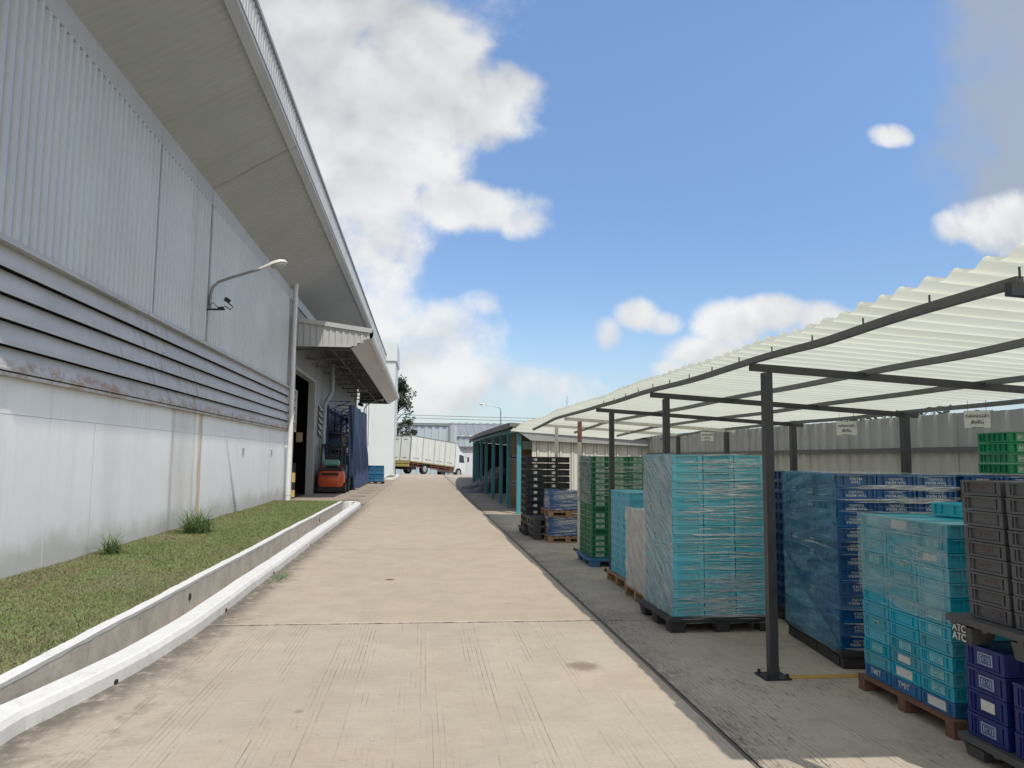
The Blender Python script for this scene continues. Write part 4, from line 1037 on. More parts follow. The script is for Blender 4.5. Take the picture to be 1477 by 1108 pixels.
mb = MB(); pr = [(5.25, .55), (7.05, .55), (7.15, .95), (7.05, 1.7), (6.75, 2.55), (6.3, 2.75), (5.25, 2.8)]
for sy in (-1, 1): mb.poly([(x, sy*1.12, z) for (x, z) in (pr if sy < 0 else reversed(pr))])
for i in range(len(pr)):
    a = pr[i]; b = pr[(i+1) % len(pr)]; mb.quad((a[0], -1.12, a[1]), (a[0], 1.12, a[1]), (b[0], 1.12, b[1]), (b[0], -1.12, b[1]))
cb = loc(mb, 'cab', M('cab_white', (.68, .72, .71), .35))
mb = MB(); mb.poly([(5.95, -1.128, 1.62), (6.92, -1.128, 1.62), (6.72, -1.128, 2.35), (5.95, -1.128, 2.42)]); loc(mb, 'side_window', GLASS, cb)
mb = MB(); mb.poly([(7.10, -1.0, 1.70), (7.10, 1.0, 1.70), (6.80, 1.0, 2.5), (6.80, -1.0, 2.5)]); loc(mb, 'windscreen', GLASS, cb)
mb = MB(); pr2 = [(4.9+.35, 2.82), (6.3, 2.82), (5.6, 3.45), (5.25, 3.5)]
for sy in (-1, 1): mb.poly([(x, sy*1.0, z) for (x, z) in pr2])
for i in range(4):
    a = pr2[i]; b = pr2[(i+1) % 4]; mb.quad((a[0], -1.0, a[1]), (a[0], 1.0, a[1]), (b[0], 1.0, b[1]), (b[0], -1.0, b[1]))
loc(mb, 'wind_deflector', bpy.data.materials['cab_white'], cb)
mb = MB(); mb.box(7.25, -1.42, 1.75, 7.33, -1.25, 2.25); mb.bar((6.95, -1.12, 2.2), (7.29, -1.3, 2.25), .03, .03); loc(mb, 'wing_mirror', BLKM, cb)

# ------------------------------------------------------------------ far warehouse, lamp, wires, trees
fw = empty('distant_warehouse', (10, 125, -4), 0, 'pale blue grey warehouse with a ribbed grey roof beyond the truck', 'warehouse')
def corr_x(x0, x1, y, z0, z1, pitch, dep, z1b=None):
    mb = MB(); r0, r1 = [], []; x = x0
    while x < x1:
        for (f, d) in ((0, 0), (.45, 0), (.5, 1), (.95, 1)):
            xx = x+f*pitch; r0.append((xx, y-d*dep, z0)); r1.append((xx, y-d*dep, z1))
        x += pitch
    mb.grid([r0, r1]); return mb
corr_x(-16, 3.9, 118, -4.5, 6.55, 1.1, .12).build('gable_wall', WAREH, fw)
corr_x(3.95, 40, 121, 3.3, 5.0, .9, .08).build('side_wall', WAREH, fw)
mb = MB(); mb.box(3.95, 121.1, -4.5, 40, 122, 3.3); mb.build('lower_wall', WAREW, fw)
mb = MB(); mb.box(3.9, 120.6, 3.2, 40, 120.9, 3.42); mb.build('lintel_band', SHEDT, fw)
mb = MB(); r0, r1 = [], []; x = 3.9
while x < 40:
    for (f, d) in ((0, 0), (.4, 0), (.5, .12), (.9, .12)): r0.append((x+f*1.2, 120.6, 5.02+d)); r1.append((x+f*1.2, 133, 7.6+d))
    x += 1.2
mb.grid([r0, r1]); mb.build('roof', WARER, fw)
mb = MB(); mb.box(-16, 117.7, 6.5, 3.95, 118.2, 6.85); mb.box(3.6, 117.6, -4.5, 3.95, 118.3, 6.5); mb.build('roof_edge', GALV, fw)
mb = MB(); mb.box(-16, 118.3, -4.5, 3.6, 135, 6.4); mb.box(4.0, 122.1, -4.5, 40, 135, 5.0); mb.build('hall_volume', WAREH, fw)
stl = empty('street_lamp', (6.9, 70, 0), 0, 'tall grey street lamp with a long curved arm behind the teal shed', 'street lamp')
tube_obj('pole', [(6.9, 70, -.1), (6.9, 70, 3), (6.87, 70, 5.9)], [.09, .075, .055], GALV, stl)
tube_obj('lamp_arm', [(6.87, 70, 5.88), (6.85, 70, 6.12), (6.7, 70, 6.24), (6.2, 70, 6.36), (5.4, 70, 6.5)], .035, GALV, stl, 8)
lamp_head((5.45, 70, 6.49), (-1, 0, .08), .55, stl, .2)
an = empty('antenna_mast', (18.6, 100, 0), 0, 'thin antenna mast rising beyond the shelter roof', 'antenna')
tube_obj('mast', [(18.6, 100, -4), (18.6, 100, 9.9)], .03, GALV, an, 6)
mb = MB(); mb.bar((18.3, 100, 9.2), (18.9, 100, 9.2), .03, .03); mb.bar((18.4, 100, 8.9), (18.8, 100, 8.9), .03, .03); mb.build('crossbar', GALV, an)
for i, (z0, z1, z2, lb) in enumerate(((6.75, 6.3, 6.6, 'uppermost of the overhead power cables sagging before the distant warehouse'), (6.45, 6.0, 6.15, 'middle overhead power cable sagging before the distant warehouse'), (5.75, 5.6, 5.9, 'lowest overhead power cable, just above the distant warehouse roof'))):
    pts = [(-14+5.5*k, 90, z0+(z2-z0)*k/11.-.9*(1-((k-5.5)/5.5)**2)*.35) for k in range(12)]
    mb = MB(); mb.tube(pts, .028, 6); tag(mb.build('power_cable', CABLE), lb, 'cable', 'overhead power cables')
for i, x in enumerate((-14, 46.5)):
    ut = empty('utility_pole', (x, 90, -2), 0, ['concrete utility pole at the left end of the cables behind the white block', 'concrete utility pole at the right end of the cables behind the shelter'][i], 'utility pole', 'poles of the power cables')
    tube_obj('pole', [(x, 90, -3), (x, 90, 6.9)], [.16, .1], TRENCH, ut, 10)
    mb = MB(); mb.bar((x-.6, 90, 6.6), (x+.6, 90, 6.6), .1, .1); mb.build('crossarm', TRENCH, ut)

def tree(x, y, z0, h, rad, seed, label, nclump=60, leaves=70, ls=.16, name='tree'):
    r = random.Random(seed); root = empty(name, (x, y, z0), 0, label, 'tree')
    mb = MB(); tips = []
    top = Vector((x+.2, y, z0+h*.82))
    mb.tube([(x, y, z0), (x+.05, y, z0+h*.3), (x+.15, y, z0+h*.6), tuple(top)], [h*.028, h*.022, h*.014, h*.006], 8)
    for k in range(nclump):
        f = .28+.72*r.random(); a = r.random()*6.283
        prof_r = rad*(.45+.75*math.sin(math.pi*min(1, (f-.2)/.85))**.7)*(.35+.65*r.random())
        p = Vector((x+prof_r*math.cos(a), y+prof_r*math.sin(a), z0+h*f)); tips.append(p)
        b0 = Vector((x+.1, y, z0+h*max(.2, f-.22)))
        mid = b0.lerp(p, .5)+Vector((0, 0, .12*h*.3))
        mb.tube([tuple(b0), tuple(mid), tuple(p)], [h*.007, h*.004, h*.0018], 5, cap=False)
    mb.build('trunk', BARK, root)
    mb = MB()
    for p in tips:
        cr = rad*.23*(.6+.8*r.random())
        for q in range(leaves):
            d = Vector((r.gauss(0, 1), r.gauss(0, 1), r.gauss(0, .75))); d = d.normalized()*cr*(r.random()**.45)
            c = p+d; a1 = Vector((r.gauss(0, 1), r.gauss(0, 1), r.gauss(0, .6))).normalized()*ls*(.5+.7*r.random()); a2 = a1.cross(Vector((r.gauss(0, 1), r.gauss(0, 1), r.gauss(0, 1)))).normalized()*a1.length*.5
            mb.quad(c-a1*.5, c+a2*.5, c+a1*.5, c-a2*.5)
    mb.build('crown', LEAF, root)
tree(-3.9, 84, -1.4, 11.6, 2.7, 3, 'dark leafy tree rising behind the tall white block and truck', 120, 90, .34)
tree(9.9, 14.9, 0, 2.9, 1.1, 5, 'dark bushy treetop peeping over the sheet fence by the back post', 30, 50, .12)
tree(12.5, 20.0, 0, 3.3, 1.3, 6, 'faint bushy treetop peeping over the far part of the sheet fence', 30, 50, .12)

# ------------------------------------------------------------------ crates
def crate_mesh(name, w, d, h, mt, xr=(), yr=(), ins=.012, closed=True, midbar=False, holes=0, mt2=None, inv=False, rim=.014, post=.028):
    """stacking crate: recessed wall panels between proud rims, corner posts and ribs. origin = base centre"""
    mb = MB(); W, D = w/2-.0015, d/2-.0015; i = ins; wt = .006
    mb.cur = 1 if mt2 else 0
    if closed: mb.box(-W+i, -D+i, .004, W-i, D-i, h-.006)
    else:
        mb.box(-W+i, -D+i, .004, W-i, D-i, .012)
        mb.box(-W+i, -D+i, .0125, -W+i+wt, D-i, h-.002); mb.box(W-i-wt, -D+i, .0125, W-i, D-i, h-.002)
        mb.box(-W+i+wt, -D+i, .0125, W-i-wt, -D+i+wt, h-.002); mb.box(-W+i+wt, D-i-wt, .0125, W-i-wt, D-i, h-.002)
    mb.cur = 0
    def ring(z0, z1, o, inner):
        mb.box(-W+o, -D+o, z0, W-o, -D+inner, z1); mb.box(-W+o, D-inner, z0, W-o, D-o, z1)
        mb.box(-W+o, -D+inner, z0, -W+inner, D-inner, z1); mb.box(W-inner, -D+inner, z0, W-o, D-inner, z1)
    zt = (h-rim-.002, h-.002); zb = (.002, .014)
    if inv: zt = (h-.016, h-.003); zb = (.001, .001+rim)
    ring(zt[0], zt[1], 0, i+.004); ring(zb[0], zb[1], .0035 if not inv else 0, i+.004)
    z0, z1 = zb[1]+.0003, zt[0]-.0003
    p = .0022
    for sx in (-1, 1):
        for sy in (-1, 1):
            xa, xb = sorted((sx*(W-p), sx*(W-post))); ya, yb = sorted((sy*(D-p), sy*(D-post)))
            mb.box(xa, ya, z0, xb, yb, z1)
    for f in xr:
        for sy in (-1, 1):
            ya, yb = sorted((sy*(D-p-.001), sy*(D-i-.002))); mb.box(-W+f*w-.005, ya, z0, -W+f*w+.005, yb, z1)
    for f in yr:
        for sx in (-1, 1):
            xa, xb = sorted((sx*(W-p-.001), sx*(W-i-.002))); mb.box(xa, -D+f*d-.005, z0, xb, -D+f*d+.005, z1)
    if midbar:
        zm = (z0+z1)/2
        for sx in (-1, 1):
            xa, xb = sorted((sx*(W-p-.002), sx*(W-i-.002))); mb.box(xa, -D+post, zm-.005, xb, D-post, zm+.005)
    return mb.mesh(name, [mt, mt2] if mt2 else mt)
def plate_mesh(wd, ht, mt, frames=True, mt2=None, name='label_plate'):
    mb = MB(); mb.box(-wd/2, -.0015, -ht/2, wd/2, .0015, ht/2)
    if frames:
        mb.cur = 1
        def fr(a, b, t_):
            mb.box(-a, -.003, -b, -a+t_, -.0016, b); mb.box(a-t_, -.003, -b, a, -.0016, b); mb.box(-a+t_, -.003, b-t_, a-t_, -.0016, b); mb.box(-a+t_, -.003, -b, a-t_, -.0016, -b+t_)
        fr(wd*.40, ht*.38, ht*.08); fr(wd*.24, ht*.24, ht*.08); mb.box(-wd*.09, -.003, -ht*.1, wd*.09, -.0016, ht*.08)
    return mb.mesh(name, [mt, mt2 or mt])
def smudge_mesh(wd, ht, mt, seed, n=7):
    r = random.Random(seed); mb = MB(); x = -wd/2
    cw = wd/n
    for k in range(n):
        for q in range(3):
            a = x+cw*(.08+.5*r.random()); b = min(a+cw*(.15+.3*r.random()), x+cw*.95); z = -ht/2+ht*r.random()*.6
            mb.box(a, -.0006-.0002*q, z, b, .001, z+ht*(.18+.3*r.random()))
        x += cw
    return mb.mesh('faded_mark', mt)
FAR = []
ORD = 'top,second,third,fourth,fifth,sixth,seventh,eighth,ninth,tenth,eleventh,twelfth,thirteenth,fourteenth,fifteenth,sixteenth,seventeenth,eighteenth,nineteenth,twentieth'.split(',')
def ordw(k): return 'topmost' if k == 0 else ORD[k]+' from top'
def bundle(x, y, rot, nx, dx, ny, dy, z0, rows, h, cells, me, what, stack, group, deco=None, jit=.002, name='crate', alt=None, seed=1, gap=0.0, cat='crate', lean=(0, 0), far=0):
    """cells: {(i,j): column words}. j=0 is the side facing the camera. deco(o, r, i, j, rng) adds marks"""
    r_ = random.Random(seed); T = Matrix.Translation((x, y, 0))@Matrix.Rotation(rot, 4, 'Z'); out = []
    for (i, j), cw in cells.items():
        for r in range(rows):
            k = rows-1-r
            mesh = me
            wt_ = what
            if alt:
                a = alt(r, i, j)
                if a: mesh, wt_ = a
            p = T@Vector(((i+.5)*dx+lean[0]*r*h, (j+.5)*dy+lean[1]*r*h, z0+r*h))
            o = bpy.data.objects.new(name, mesh); COL.objects.link(o)
            o.location = (p.x+r_.uniform(-jit, jit), p.y+r_.uniform(-jit, jit), p.z); o.rotation_euler = (0, 0, rot+r_.uniform(-.008, .008))
            tag(o, '%s crate, %s, %s of the %s' % (wt_, ordw(k), cw, stack), cat, group)
            if deco: deco(o, k, i, j, r_)
            if far is True or (far and k >= far): FAR.append(o)
            out.append(o)
    return out
# ---- stretch film
def streaks(mb, T, W_, z0, z1, n, seed, slope=.02, lo=.12, hi=.8, th=(.0016, .007), off=(.004, .012), bias=None):
    """thin wrinkled slivers of film over a face lying in local XZ at y=0 (outward -Y)"""
    r = random.Random(seed)
    for k in range(n):
        L = r.uniform(lo, hi)*W_; a = r.uniform(-.02, W_-L*.6); b = min(W_+.005, a+L); a = max(-.005, a)
        z = z0+(z1-z0)*(r.random() if bias is None else bias(r)); t_ = r.uniform(*th); s = slope*(r.random()*2-1)+slope*.7; o = r.uniform(*off)
        P = []; m_ = 9; ph = r.random()*6; am = r.uniform(.002, .007)
        for q in range(m_):
            f = q/(m_-1.); x = a+(b-a)*f; zz = z+s*(x-a)+am*math.sin(f*5+ph)+.002*math.sin(f*17+ph)
            tt = t_*(math.sin(math.pi*min(.97, max(.03, f)))**.6)*(.6+.5*r.random())
            oo = o+.003*math.sin(f*9+ph)
            P.append([tuple(T@Vector((x, -oo, zz-tt))), tuple(T@Vector((x, -oo-.002, zz+tt)))])
        mb.grid(P)
def sheet(mb, T, x0, x1, z0, z1, off=.012, amp=.008, nx=24, nz=30, seed=0, top=None):
    P = []
    for a in range(nz+1):
        z = z0+(z1-z0)*a/nz; row = []
        for b in range(nx+1):
            x = x0+(x1-x0)*b/nx
            zz = z if not (a == nz and top) else z+top*mn.noise(Vector((x*9, seed, 0)))
            row.append(tuple(T@Vector((x, -off-amp*mn.noise(Vector((x*5+seed, z*7, seed)))-amp*.6*mn.noise(Vector((x*2, z*22, seed+4))), zz))))
        P.append(row)
    mb.grid(P)
def face(x, y, rot): return Matrix.Translation((x, y, 0))@Matrix.Rotation(rot, 4, 'Z')

# ---- pallets
def plastic_pallet(x, y, rot, w_, d_, z0, label, mt=BLKP, h=.14, feet=True, letter=None, solid=False):
    T = Matrix.Translation((x, y, z0))@Matrix.Rotation(rot, 4, 'Z')
    root = empty('plastic_pallet', None, 0, label, 'pallet', 'pallets under the crate stacks', M4=T)
    mb = MB(); mb.box(0, 0, h-.035, w_, d_, h)
    for k in range(5): mb.box(.01, .02+k*(d_-.08)/4, h-.05, w_-.01, .06+k*(d_-.08)/4, h-.0355)
    mb.build('deck', mt, root, local=True)
    if solid:
        mb = MB(); mb.box(.02, .02, .002, w_-.02, d_-.02, h-.0505)
        for k in range(3): mb.box(.08+k*(w_-.3)/2, .012, .02, .22+k*(w_-.3)/2, .0195, h-.055); mb.box(.012, .08+k*(d_-.3)/2, .02, .0195, .22+k*(d_-.3)/2, h-.055)
        mb.build('skirt', mt, root, local=True)
    else:
        for i in range(3):
            for j in range(3):
                mb = MB(); fw_ = .15; cx = .02+i*(w_-fw_-.04)/2; cy = .02+j*(d_-fw_-.04)/2
                a, b = .012, 0
                P0 = [(cx+a, cy+a), (cx+fw_-a, cy+a), (cx+fw_-a, cy+fw_-a), (cx+a, cy+fw_-a)]; P1 = [(cx, cy), (cx+fw_, cy), (cx+fw_, cy+fw_), (cx, cy+fw_)]
                q = [[(p[0], p[1], .001) for p in P0+[P0[0]]], [(p[0], p[1], h-.051) for p in P1+[P1[0]]]]
                mb.grid(q); mb.poly([(p[0], p[1], .001) for p in reversed(P0)]); mb.build('foot', mt, root, local=True)
    if letter:
        for k, (tx, lx, ly, lz_, rz) in enumerate(letter):
            child('lettering', text_mesh(tx, .055, INKW, lines=.85), root, (lx, ly, lz_), rz)
    return root
def wood_pallet(x, y, rot, w_, d_, z0, label, mt=WOOD, h=.12, group='wooden pallets under the crate stacks'):
    T = Matrix.Translation((x, y, z0))@Matrix.Rotation(rot, 4, 'Z')
    root = empty('wooden_pallet', None, 0, label, 'pallet', group, M4=T)
    n = 7; bw = .085
    for k in range(n):
        mb = MB(); xx = k*(w_-bw)/(n-1); mb.box(xx, 0, h-.02, xx+bw, d_, h-.001); mb.build('deck_board', mt, root, local=True)
    for j in range(3):
        yy_ = j*(d_-.08)/2; mb = MB(); mb.box(.0, yy_+.001, h-.042, w_, yy_+.079, h-.0205); mb.build('stringer', mt, root, local=True)
        mb = MB(); mb.box(.0, yy_+.001, .001, w_, yy_+.079, .02); mb.build('runner', mt, root, local=True)
        for i in range(3):
            mb = MB(); xx = .002+i*(w_-.104)/2; mb.box(xx, yy_+.003, .0205, xx+.10, yy_+.077, h-.0425); mb.build('block', mt, root, local=True)
    return root

GR = 'crates stacked under the shelter'
# ============ 1. tall cyan stack on black pallet
PH_ = .15; n = 18; hh_ = (1.655-PH_)/n
me = crate_mesh('crate', .305, .44, hh_, CYAN, xr=(), yr=(.33, .66), post=.045, ins=.017, rim=.012)
smg = [smudge_mesh(.15, .035, INKF, s) for s in range(5)]
def deco_c(o, k, i, j, r):
    if j == 0 and r.random() < .72: child('faded_mark', smg[r.randrange(5)], o, (.01+r.uniform(-.02, .02), -.22+.0185-.0012, hh_*.45))
cells = {(0, 0): 'front left column', (1, 0): 'front middle column', (2, 0): 'front right column', (0, 1): 'rear left column'}
CX0, CY0_ = 2.33, 7.10
bundle(CX0, CY0_, R(1), 3, .308, 2, .445, PH_, n, hh_, cells, me, 'cyan', 'tallest cyan stack', 'cyan crates of the tallest stack', deco_c, seed=3)
plastic_pallet(CX0-.06, CY0_-.05, R(1), 1.06, 1.0, .009, 'black plastic pallet on blocks under the tallest cyan stack', BLKP, .14)
root = empty('stretch_film', (CX0, CY0_, PH_), 0, 'wrinkled clear stretch film wound round the tallest cyan stack', 'stretch film', 'stretch film on the stacks')
mb = MB(); TF = face(CX0-.004, CY0_, R(1)); TL = face(CX0, CY0_+.91, R(-89))
streaks(mb, TF, .93, PH_, 1.655, 150, 5, .03, .15, 1.0, (.0012, .0070))
streaks(mb, TF, .93, PH_+.02, .50, 90, 6, .12, .2, 1.0, (.0012, .005))
streaks(mb, TF, .93, 1.25, 1.655, 30, 61, .03, .4, 1.0, (.001, .005))
streaks(mb, TF, .45, .5, 1.3, 40, 62, .06, .3, 1.0, (.001, .005))
streaks(mb, TL, .91, PH_, 1.655, 130, 7, -.35, .2, .8, (.0006, .003), off=(.014, .024))
streaks(mb, TF, 1.02, PH_-.06, PH_+.015, 26, 8, .0, .5, 1.0, (.001, .005), off=(.01, .05))
mb.build('film_wrinkle', FILMS, root, smooth=True)
mb = MB(); sheet(mb, TL, 0, .915, PH_-.03, 1.66, .018, .010, 24, 40, 2, .02); mb.build('film_side', FILMT, root, smooth=True)
mb = MB()
mb.grid([[tuple(face(CX0, CY0_, R(1))@Vector((-.01+.95*a/14., -.012+.92*b/10., 1.662+.006*mn.noise(Vector((a, b, 1)))))) for b in range(11)] for a in range(15)])
mb.build('film_top', FILMC, root, smooth=True)

# ============ 2. blue stacks with white lettering (upside-down crates)
n = 13; z0 = .145; hb = (1.505-z0)/n
meb = crate_mesh('crate', .312, .40, hb, BLUE, xr=(.2, .8), yr=(.3, .7), post=.02, ins=.019, inv=True, rim=.020)
TX1 = text_mesh('THAI MEIRA\nไทยเมอิระ', .030, INKW, rot180=True, lines=.9, spacing=1.05)
TX2 = text_mesh('THAI\nMEIRA', .032, INKW, rot180=True, lines=.85, spacing=1.15)
def deco_b(o, k, i, j, r):
    if j == 0: child('lettering', TX2 if (i == 0 and k in (0, 8, 10, 11)) else TX1, o, (0, -.20+.0205-.0022, hb*.52))
    elif i == 0 and r.random() < .5: child('lettering', TX1, o, (-.156+.0205-.0022, 0, hb*.52), R(-90))
cells = {(0, 0): 'left front column', (1, 0): 'second front column', (2, 0): 'third front column', (0, 1): 'middle side column', (0, 2): 'rear side column'}
BX, BY, BR = 3.245, 5.80, R(-7)
def deco_b2(o, k, i, j, r):
    deco_b(o, k, i, j, r)
    if j > 0 and i == 0 and not o.children and r.random() < .3: child('lettering', TX1, o, (-.156+.0205-.0022, 0, hb*.52), R(-90))
bundle(BX, BY, BR, 3, .316, 3, .405, z0, n, hb, cells, meb, 'blue', 'wrapped blue stack', 'blue lettered crates of the wrapped stack', deco_b2, seed=4)
plastic_pallet(BX-.02, BY-.03, BR, 1.0, 1.25, .009, 'black plastic pallet under the wrapped blue stack', BLKP, .135, solid=True)
T2 = face(BX, BY, BR)@Matrix.Translation((1.02, 0, 0)); o2 = T2@Vector((0, 0, 0))
cells = {(0, 0): 'left column', (1, 0): 'middle column', (2, 0): 'right column'}
bundle(o2.x, o2.y+.02, BR, 3, .316, 3, .405, z0, n, hb, cells, meb, 'blue', 'right hand blue stack', 'blue lettered crates of the right hand stack', deco_b, seed=5, far=4)
plastic_pallet(o2.x-.02, o2.y-.01, BR, 1.0, .5, .009, 'black plastic pallet under the right hand blue stack', BLKP, .135, solid=True)
bundle(3.62, 7.35, R(-2), 1, .316, 1, .405, z0, n, hb, {(0, 0): 'only column'}, meb, 'dark blue', 'rear blue pile behind the post', 'blue lettered crates of the rear pile', deco_b, seed=6, far=True)
plastic_pallet(3.60, 7.33, R(-2), .9, .6, .009, 'black plastic pallet under the rear blue pile', BLKP, .135, solid=True)
root = empty('stretch_film', (BX, BY, z0), 0, 'stretch film tinted by the blue crates with a torn diagonal edge', 'stretch film', 'stretch film on the stacks')
TF = face(BX, BY, BR); TL = face(BX, BY, BR)@Matrix.Translation((0, 1.22, 0))@Matrix.Rotation(R(-90), 4, 'Z')
mb = MB()
for r in range(n):
    streaks(mb, TF, .96, z0+r*hb-.012, z0+r*hb+.016, 11, 30+r, .012, .35, 1.0, (.002, .007))
streaks(mb, TF, .96, .75, 1.50, 50, 51, .02, .2, .9, (.0012, .004))
streaks(mb, TL, 1.22, z0, 1.50, 34, 52, -.04, .2, .9, (.0006, .002), off=(.022, .03))
streaks(mb, TL, 1.22, .93, .95, 3, 53, -.02, .9, 1.0, (.002, .004), off=(.022, .03))
mb.build('film_wrinkle', FILMS, root, smooth=True)
mb = MB(); sheet(mb, TL, -.01, 1.225, z0+.0, 1.515, .010, .010, 24, 40, 5, .015)
P = []   # second, torn layer over the lower corner
for a in range(13):
    f = a/12.; P.append([tuple(TL@Vector((.05+1.17*f, -.03-.008*math.sin(f*7), z)) ) for z in (z0-.02, z0+.05+.60*(1-f)**1.1+.02*math.sin(f*9))])
mb.grid(P); mb.build('film_side', FILMB, root, smooth=True)
mb = MB()
mb.grid([[tuple(TF@Vector((-.01+.97*a/16., -.015+1.25*b/12., 1.508+.012*abs(mn.noise(Vector((a*.8, b*.8, 1))))))) for b in range(13)] for a in range(17)])
mb.build('film_top', FILMC, root, smooth=True)
root = empty('stretch_film', (o2.x, o2.y, z0), 0, 'clear stretch film bands over the right hand blue stack', 'stretch film', 'stretch film on the stacks')
mb = MB(); TF2 = face(o2.x, o2.y+.02, BR)
for r in range(8, n): streaks(mb, TF2, .96, z0+r*hb-.012, z0+r*hb+.016, 11, 60+r, .012, .4, 1.0, (.002, .006))
streaks(mb, TF2, .96, 1.0, 1.50, 34, 55, .015, .3, 1.0, (.0006, .003))
mb.build('film_wrinkle', FILMS, root, smooth=True)
mb = MB(); mb.grid([[tuple(TF2@Vector((-.01+.97*a/16., -.015+.45*b/6., 1.512+.02*abs(mn.noise(Vector((a*.9, b*.8, 3))))))) for b in range(7)] for a in range(17)])
mb.build('film_top', FILMC, root, smooth=True)

# ============ 3. green crates on top of the right hand blue stack
hg = .0855
def green_mesh(): return crate_mesh('crate', .285, .40, hg, GREEN, xr=(.22, .82), yr=(.17, .34, .5, .66, .83), post=.028, ins=.016, mt2=GREEN, midbar=False, rim=.012)
meg = green_mesh()
PLG = plate_mesh(.13, .055, PALEG, True, GREEN)
def deco_g(o, k, i, j, r):
    if j == 0: child('label_plate', PLG, o, (-.01, -.20+.0155, hg*.5))
gx_ = T2@Vector((.40, .06, 0))
bundle(4.66, 5.70, R(-4), 2, .29, 1, .40, 1.515, 4, hg, {(0, 0): 'left column', (1, 0): 'right column'}, meg, 'green', 'small green stack on blue crates', 'green crates on the blue stack', deco_g, seed=8)

# ============ 4. teal stack on wooden pallet
n = 13; z0 = .115; ht_ = (1.235-z0)/n
met = crate_mesh('crate', .46, .316, ht_, TEAL, xr=(.2, .8), yr=(.2, .86), post=.026, ins=.012, rim=.011)
metb = crate_mesh('crate', .46, .316, ht_, TMBL, xr=(.2, .8), yr=(.2, .86), post=.026, ins=.012, rim=.011)
TM = text_mesh('TMIT', .052, INKW, spacing=1.1)
PLT = plate_mesh(.12, .05, PALET, True, TEAL)
CRD = plate_mesh(.17, .062, CARD, False, name='label_card')
CRS = plate_mesh(.13, .045, CARD, False, name='label_card')
TMF = text_mesh('TMIT', .045, PALET, spacing=1.1)
cards = {(0, 1): CRD, (2, 1): 0, (12, 0): CRD, (10, 1): CRS, (11, 1): CRD, (2, 0): CRS, (0, 2): 0}
def deco_t(o, k, i, j, r):
    xx = -.23+.0125-.0035
    if i == 0:
        if k == 12 and j in (1, 2): child('lettering', TM, o, (xx, .03, ht_*.5), R(-90))
        elif cards.get((k, j)): child('label_card', cards[(k, j)], o, (xx+.001, .02, ht_*.5), R(-90)); 
        elif j == 0 and k in (6, 7, 9, 10) : child('label_plate', PLT, o, (xx+.001, .0, ht_*.5), R(-90))
        elif (j, k) in ((2, 8), (1, 3), (2, 2)): child('lettering', TMF, o, (xx, .0, ht_*.5), R(-90))
        elif r.random() < .2: child('label_plate', PLT, o, (xx+.001, .0, ht_*.5), R(-90))
    if j == 0:
        if k == 12: child('lettering', TM, o, (.05, -.158+.0125-.0035, ht_*.5))
        elif k == 4: child('label_card', CRD, o, (-.02, -.158+.0125-.002, ht_*.5))
        elif r.random() < .35: child('lettering', TMF, o, (.0, -.158+.0125-.003, ht_*.5))
TX, TY = 3.10, 4.32
def alt_t(r, i, j): return (metb, 'dark blue') if r == 0 else None
cells = {(0, 0): 'corner column', (0, 1): 'middle side column', (0, 2): 'far side column', (1, 0): 'right front column'}
bundle(TX, TY, R(-1), 2, .465, 3, .32, z0, n, ht_, cells, met, 'teal', 'stack on the wooden pallet', 'teal crates stacked on the wooden pallet', deco_t, alt=alt_t, seed=11, jit=.003)
wood_pallet(TX-.03, TY-.03, R(-1), 1.0, 1.02, .009, 'reddish brown wooden pallet under the teal stack', WOODR, .105)
# fill of the same load behind the outer columns: top crates only can be seen
bundle(TX, TY, R(-1), 2, .465, 3, .32, z0, n, ht_, {(1, 1): 'inner right column', (1, 2): 'far right column'}, met, 'teal', 'stack on the wooden pallet', 'teal crates stacked on the wooden pallet', None, alt=alt_t, seed=12, far=True)
mel = crate_mesh('crate', .40, .30, .09, TEALH, xr=(.3, .55), yr=(.3, .7), post=.03, ins=.014, closed=False, rim=.012)
o = bpy.data.objects.new('crate', mel); COL.objects.link(o); o.location = (3.74, 4.94, 1.238); o.rotation_euler = (0, 0, R(3)); tag(o, 'single bright teal crate lying loose on top of the teal stack', 'crate', GR)
child('lettering', TMF, o, (.08, -.152+.014-.004, .045))
root = empty('stretch_film', (TX, TY, z0), 0, 'loose hazy stretch film round the upper half of the teal stack', 'stretch film', 'stretch film on the stacks')
TF = face(TX, TY, R(-1)); TL = face(TX, TY, R(-1))@Matrix.Translation((0, .965, 0))@Matrix.Rotation(R(-90), 4, 'Z')
mb = MB()
streaks(mb, TF, .93, .62, 1.22, 75, 71, .05, .2, 1.0, (.0006, .003))
streaks(mb, TL, .97, .65, 1.22, 40, 72, -.10, .2, .8, (.0006, .0022), off=(.010, .02))
mb.build('film_wrinkle', FILMS, root, smooth=True)
mb = MB(); P = []
for a in range(21):
    f = a/20.; zlo = .70-.06*f+.02*math.sin(f*8); P.append([tuple(TL@Vector((-.01+.985*f, -.008-.006*mn.noise(Vector((f*7, q, 2))), zlo+(1.243-zlo)*q/8.))) for q in range(9)])
mb.grid(P); mb.build('film_side', FILMC, root, smooth=True)

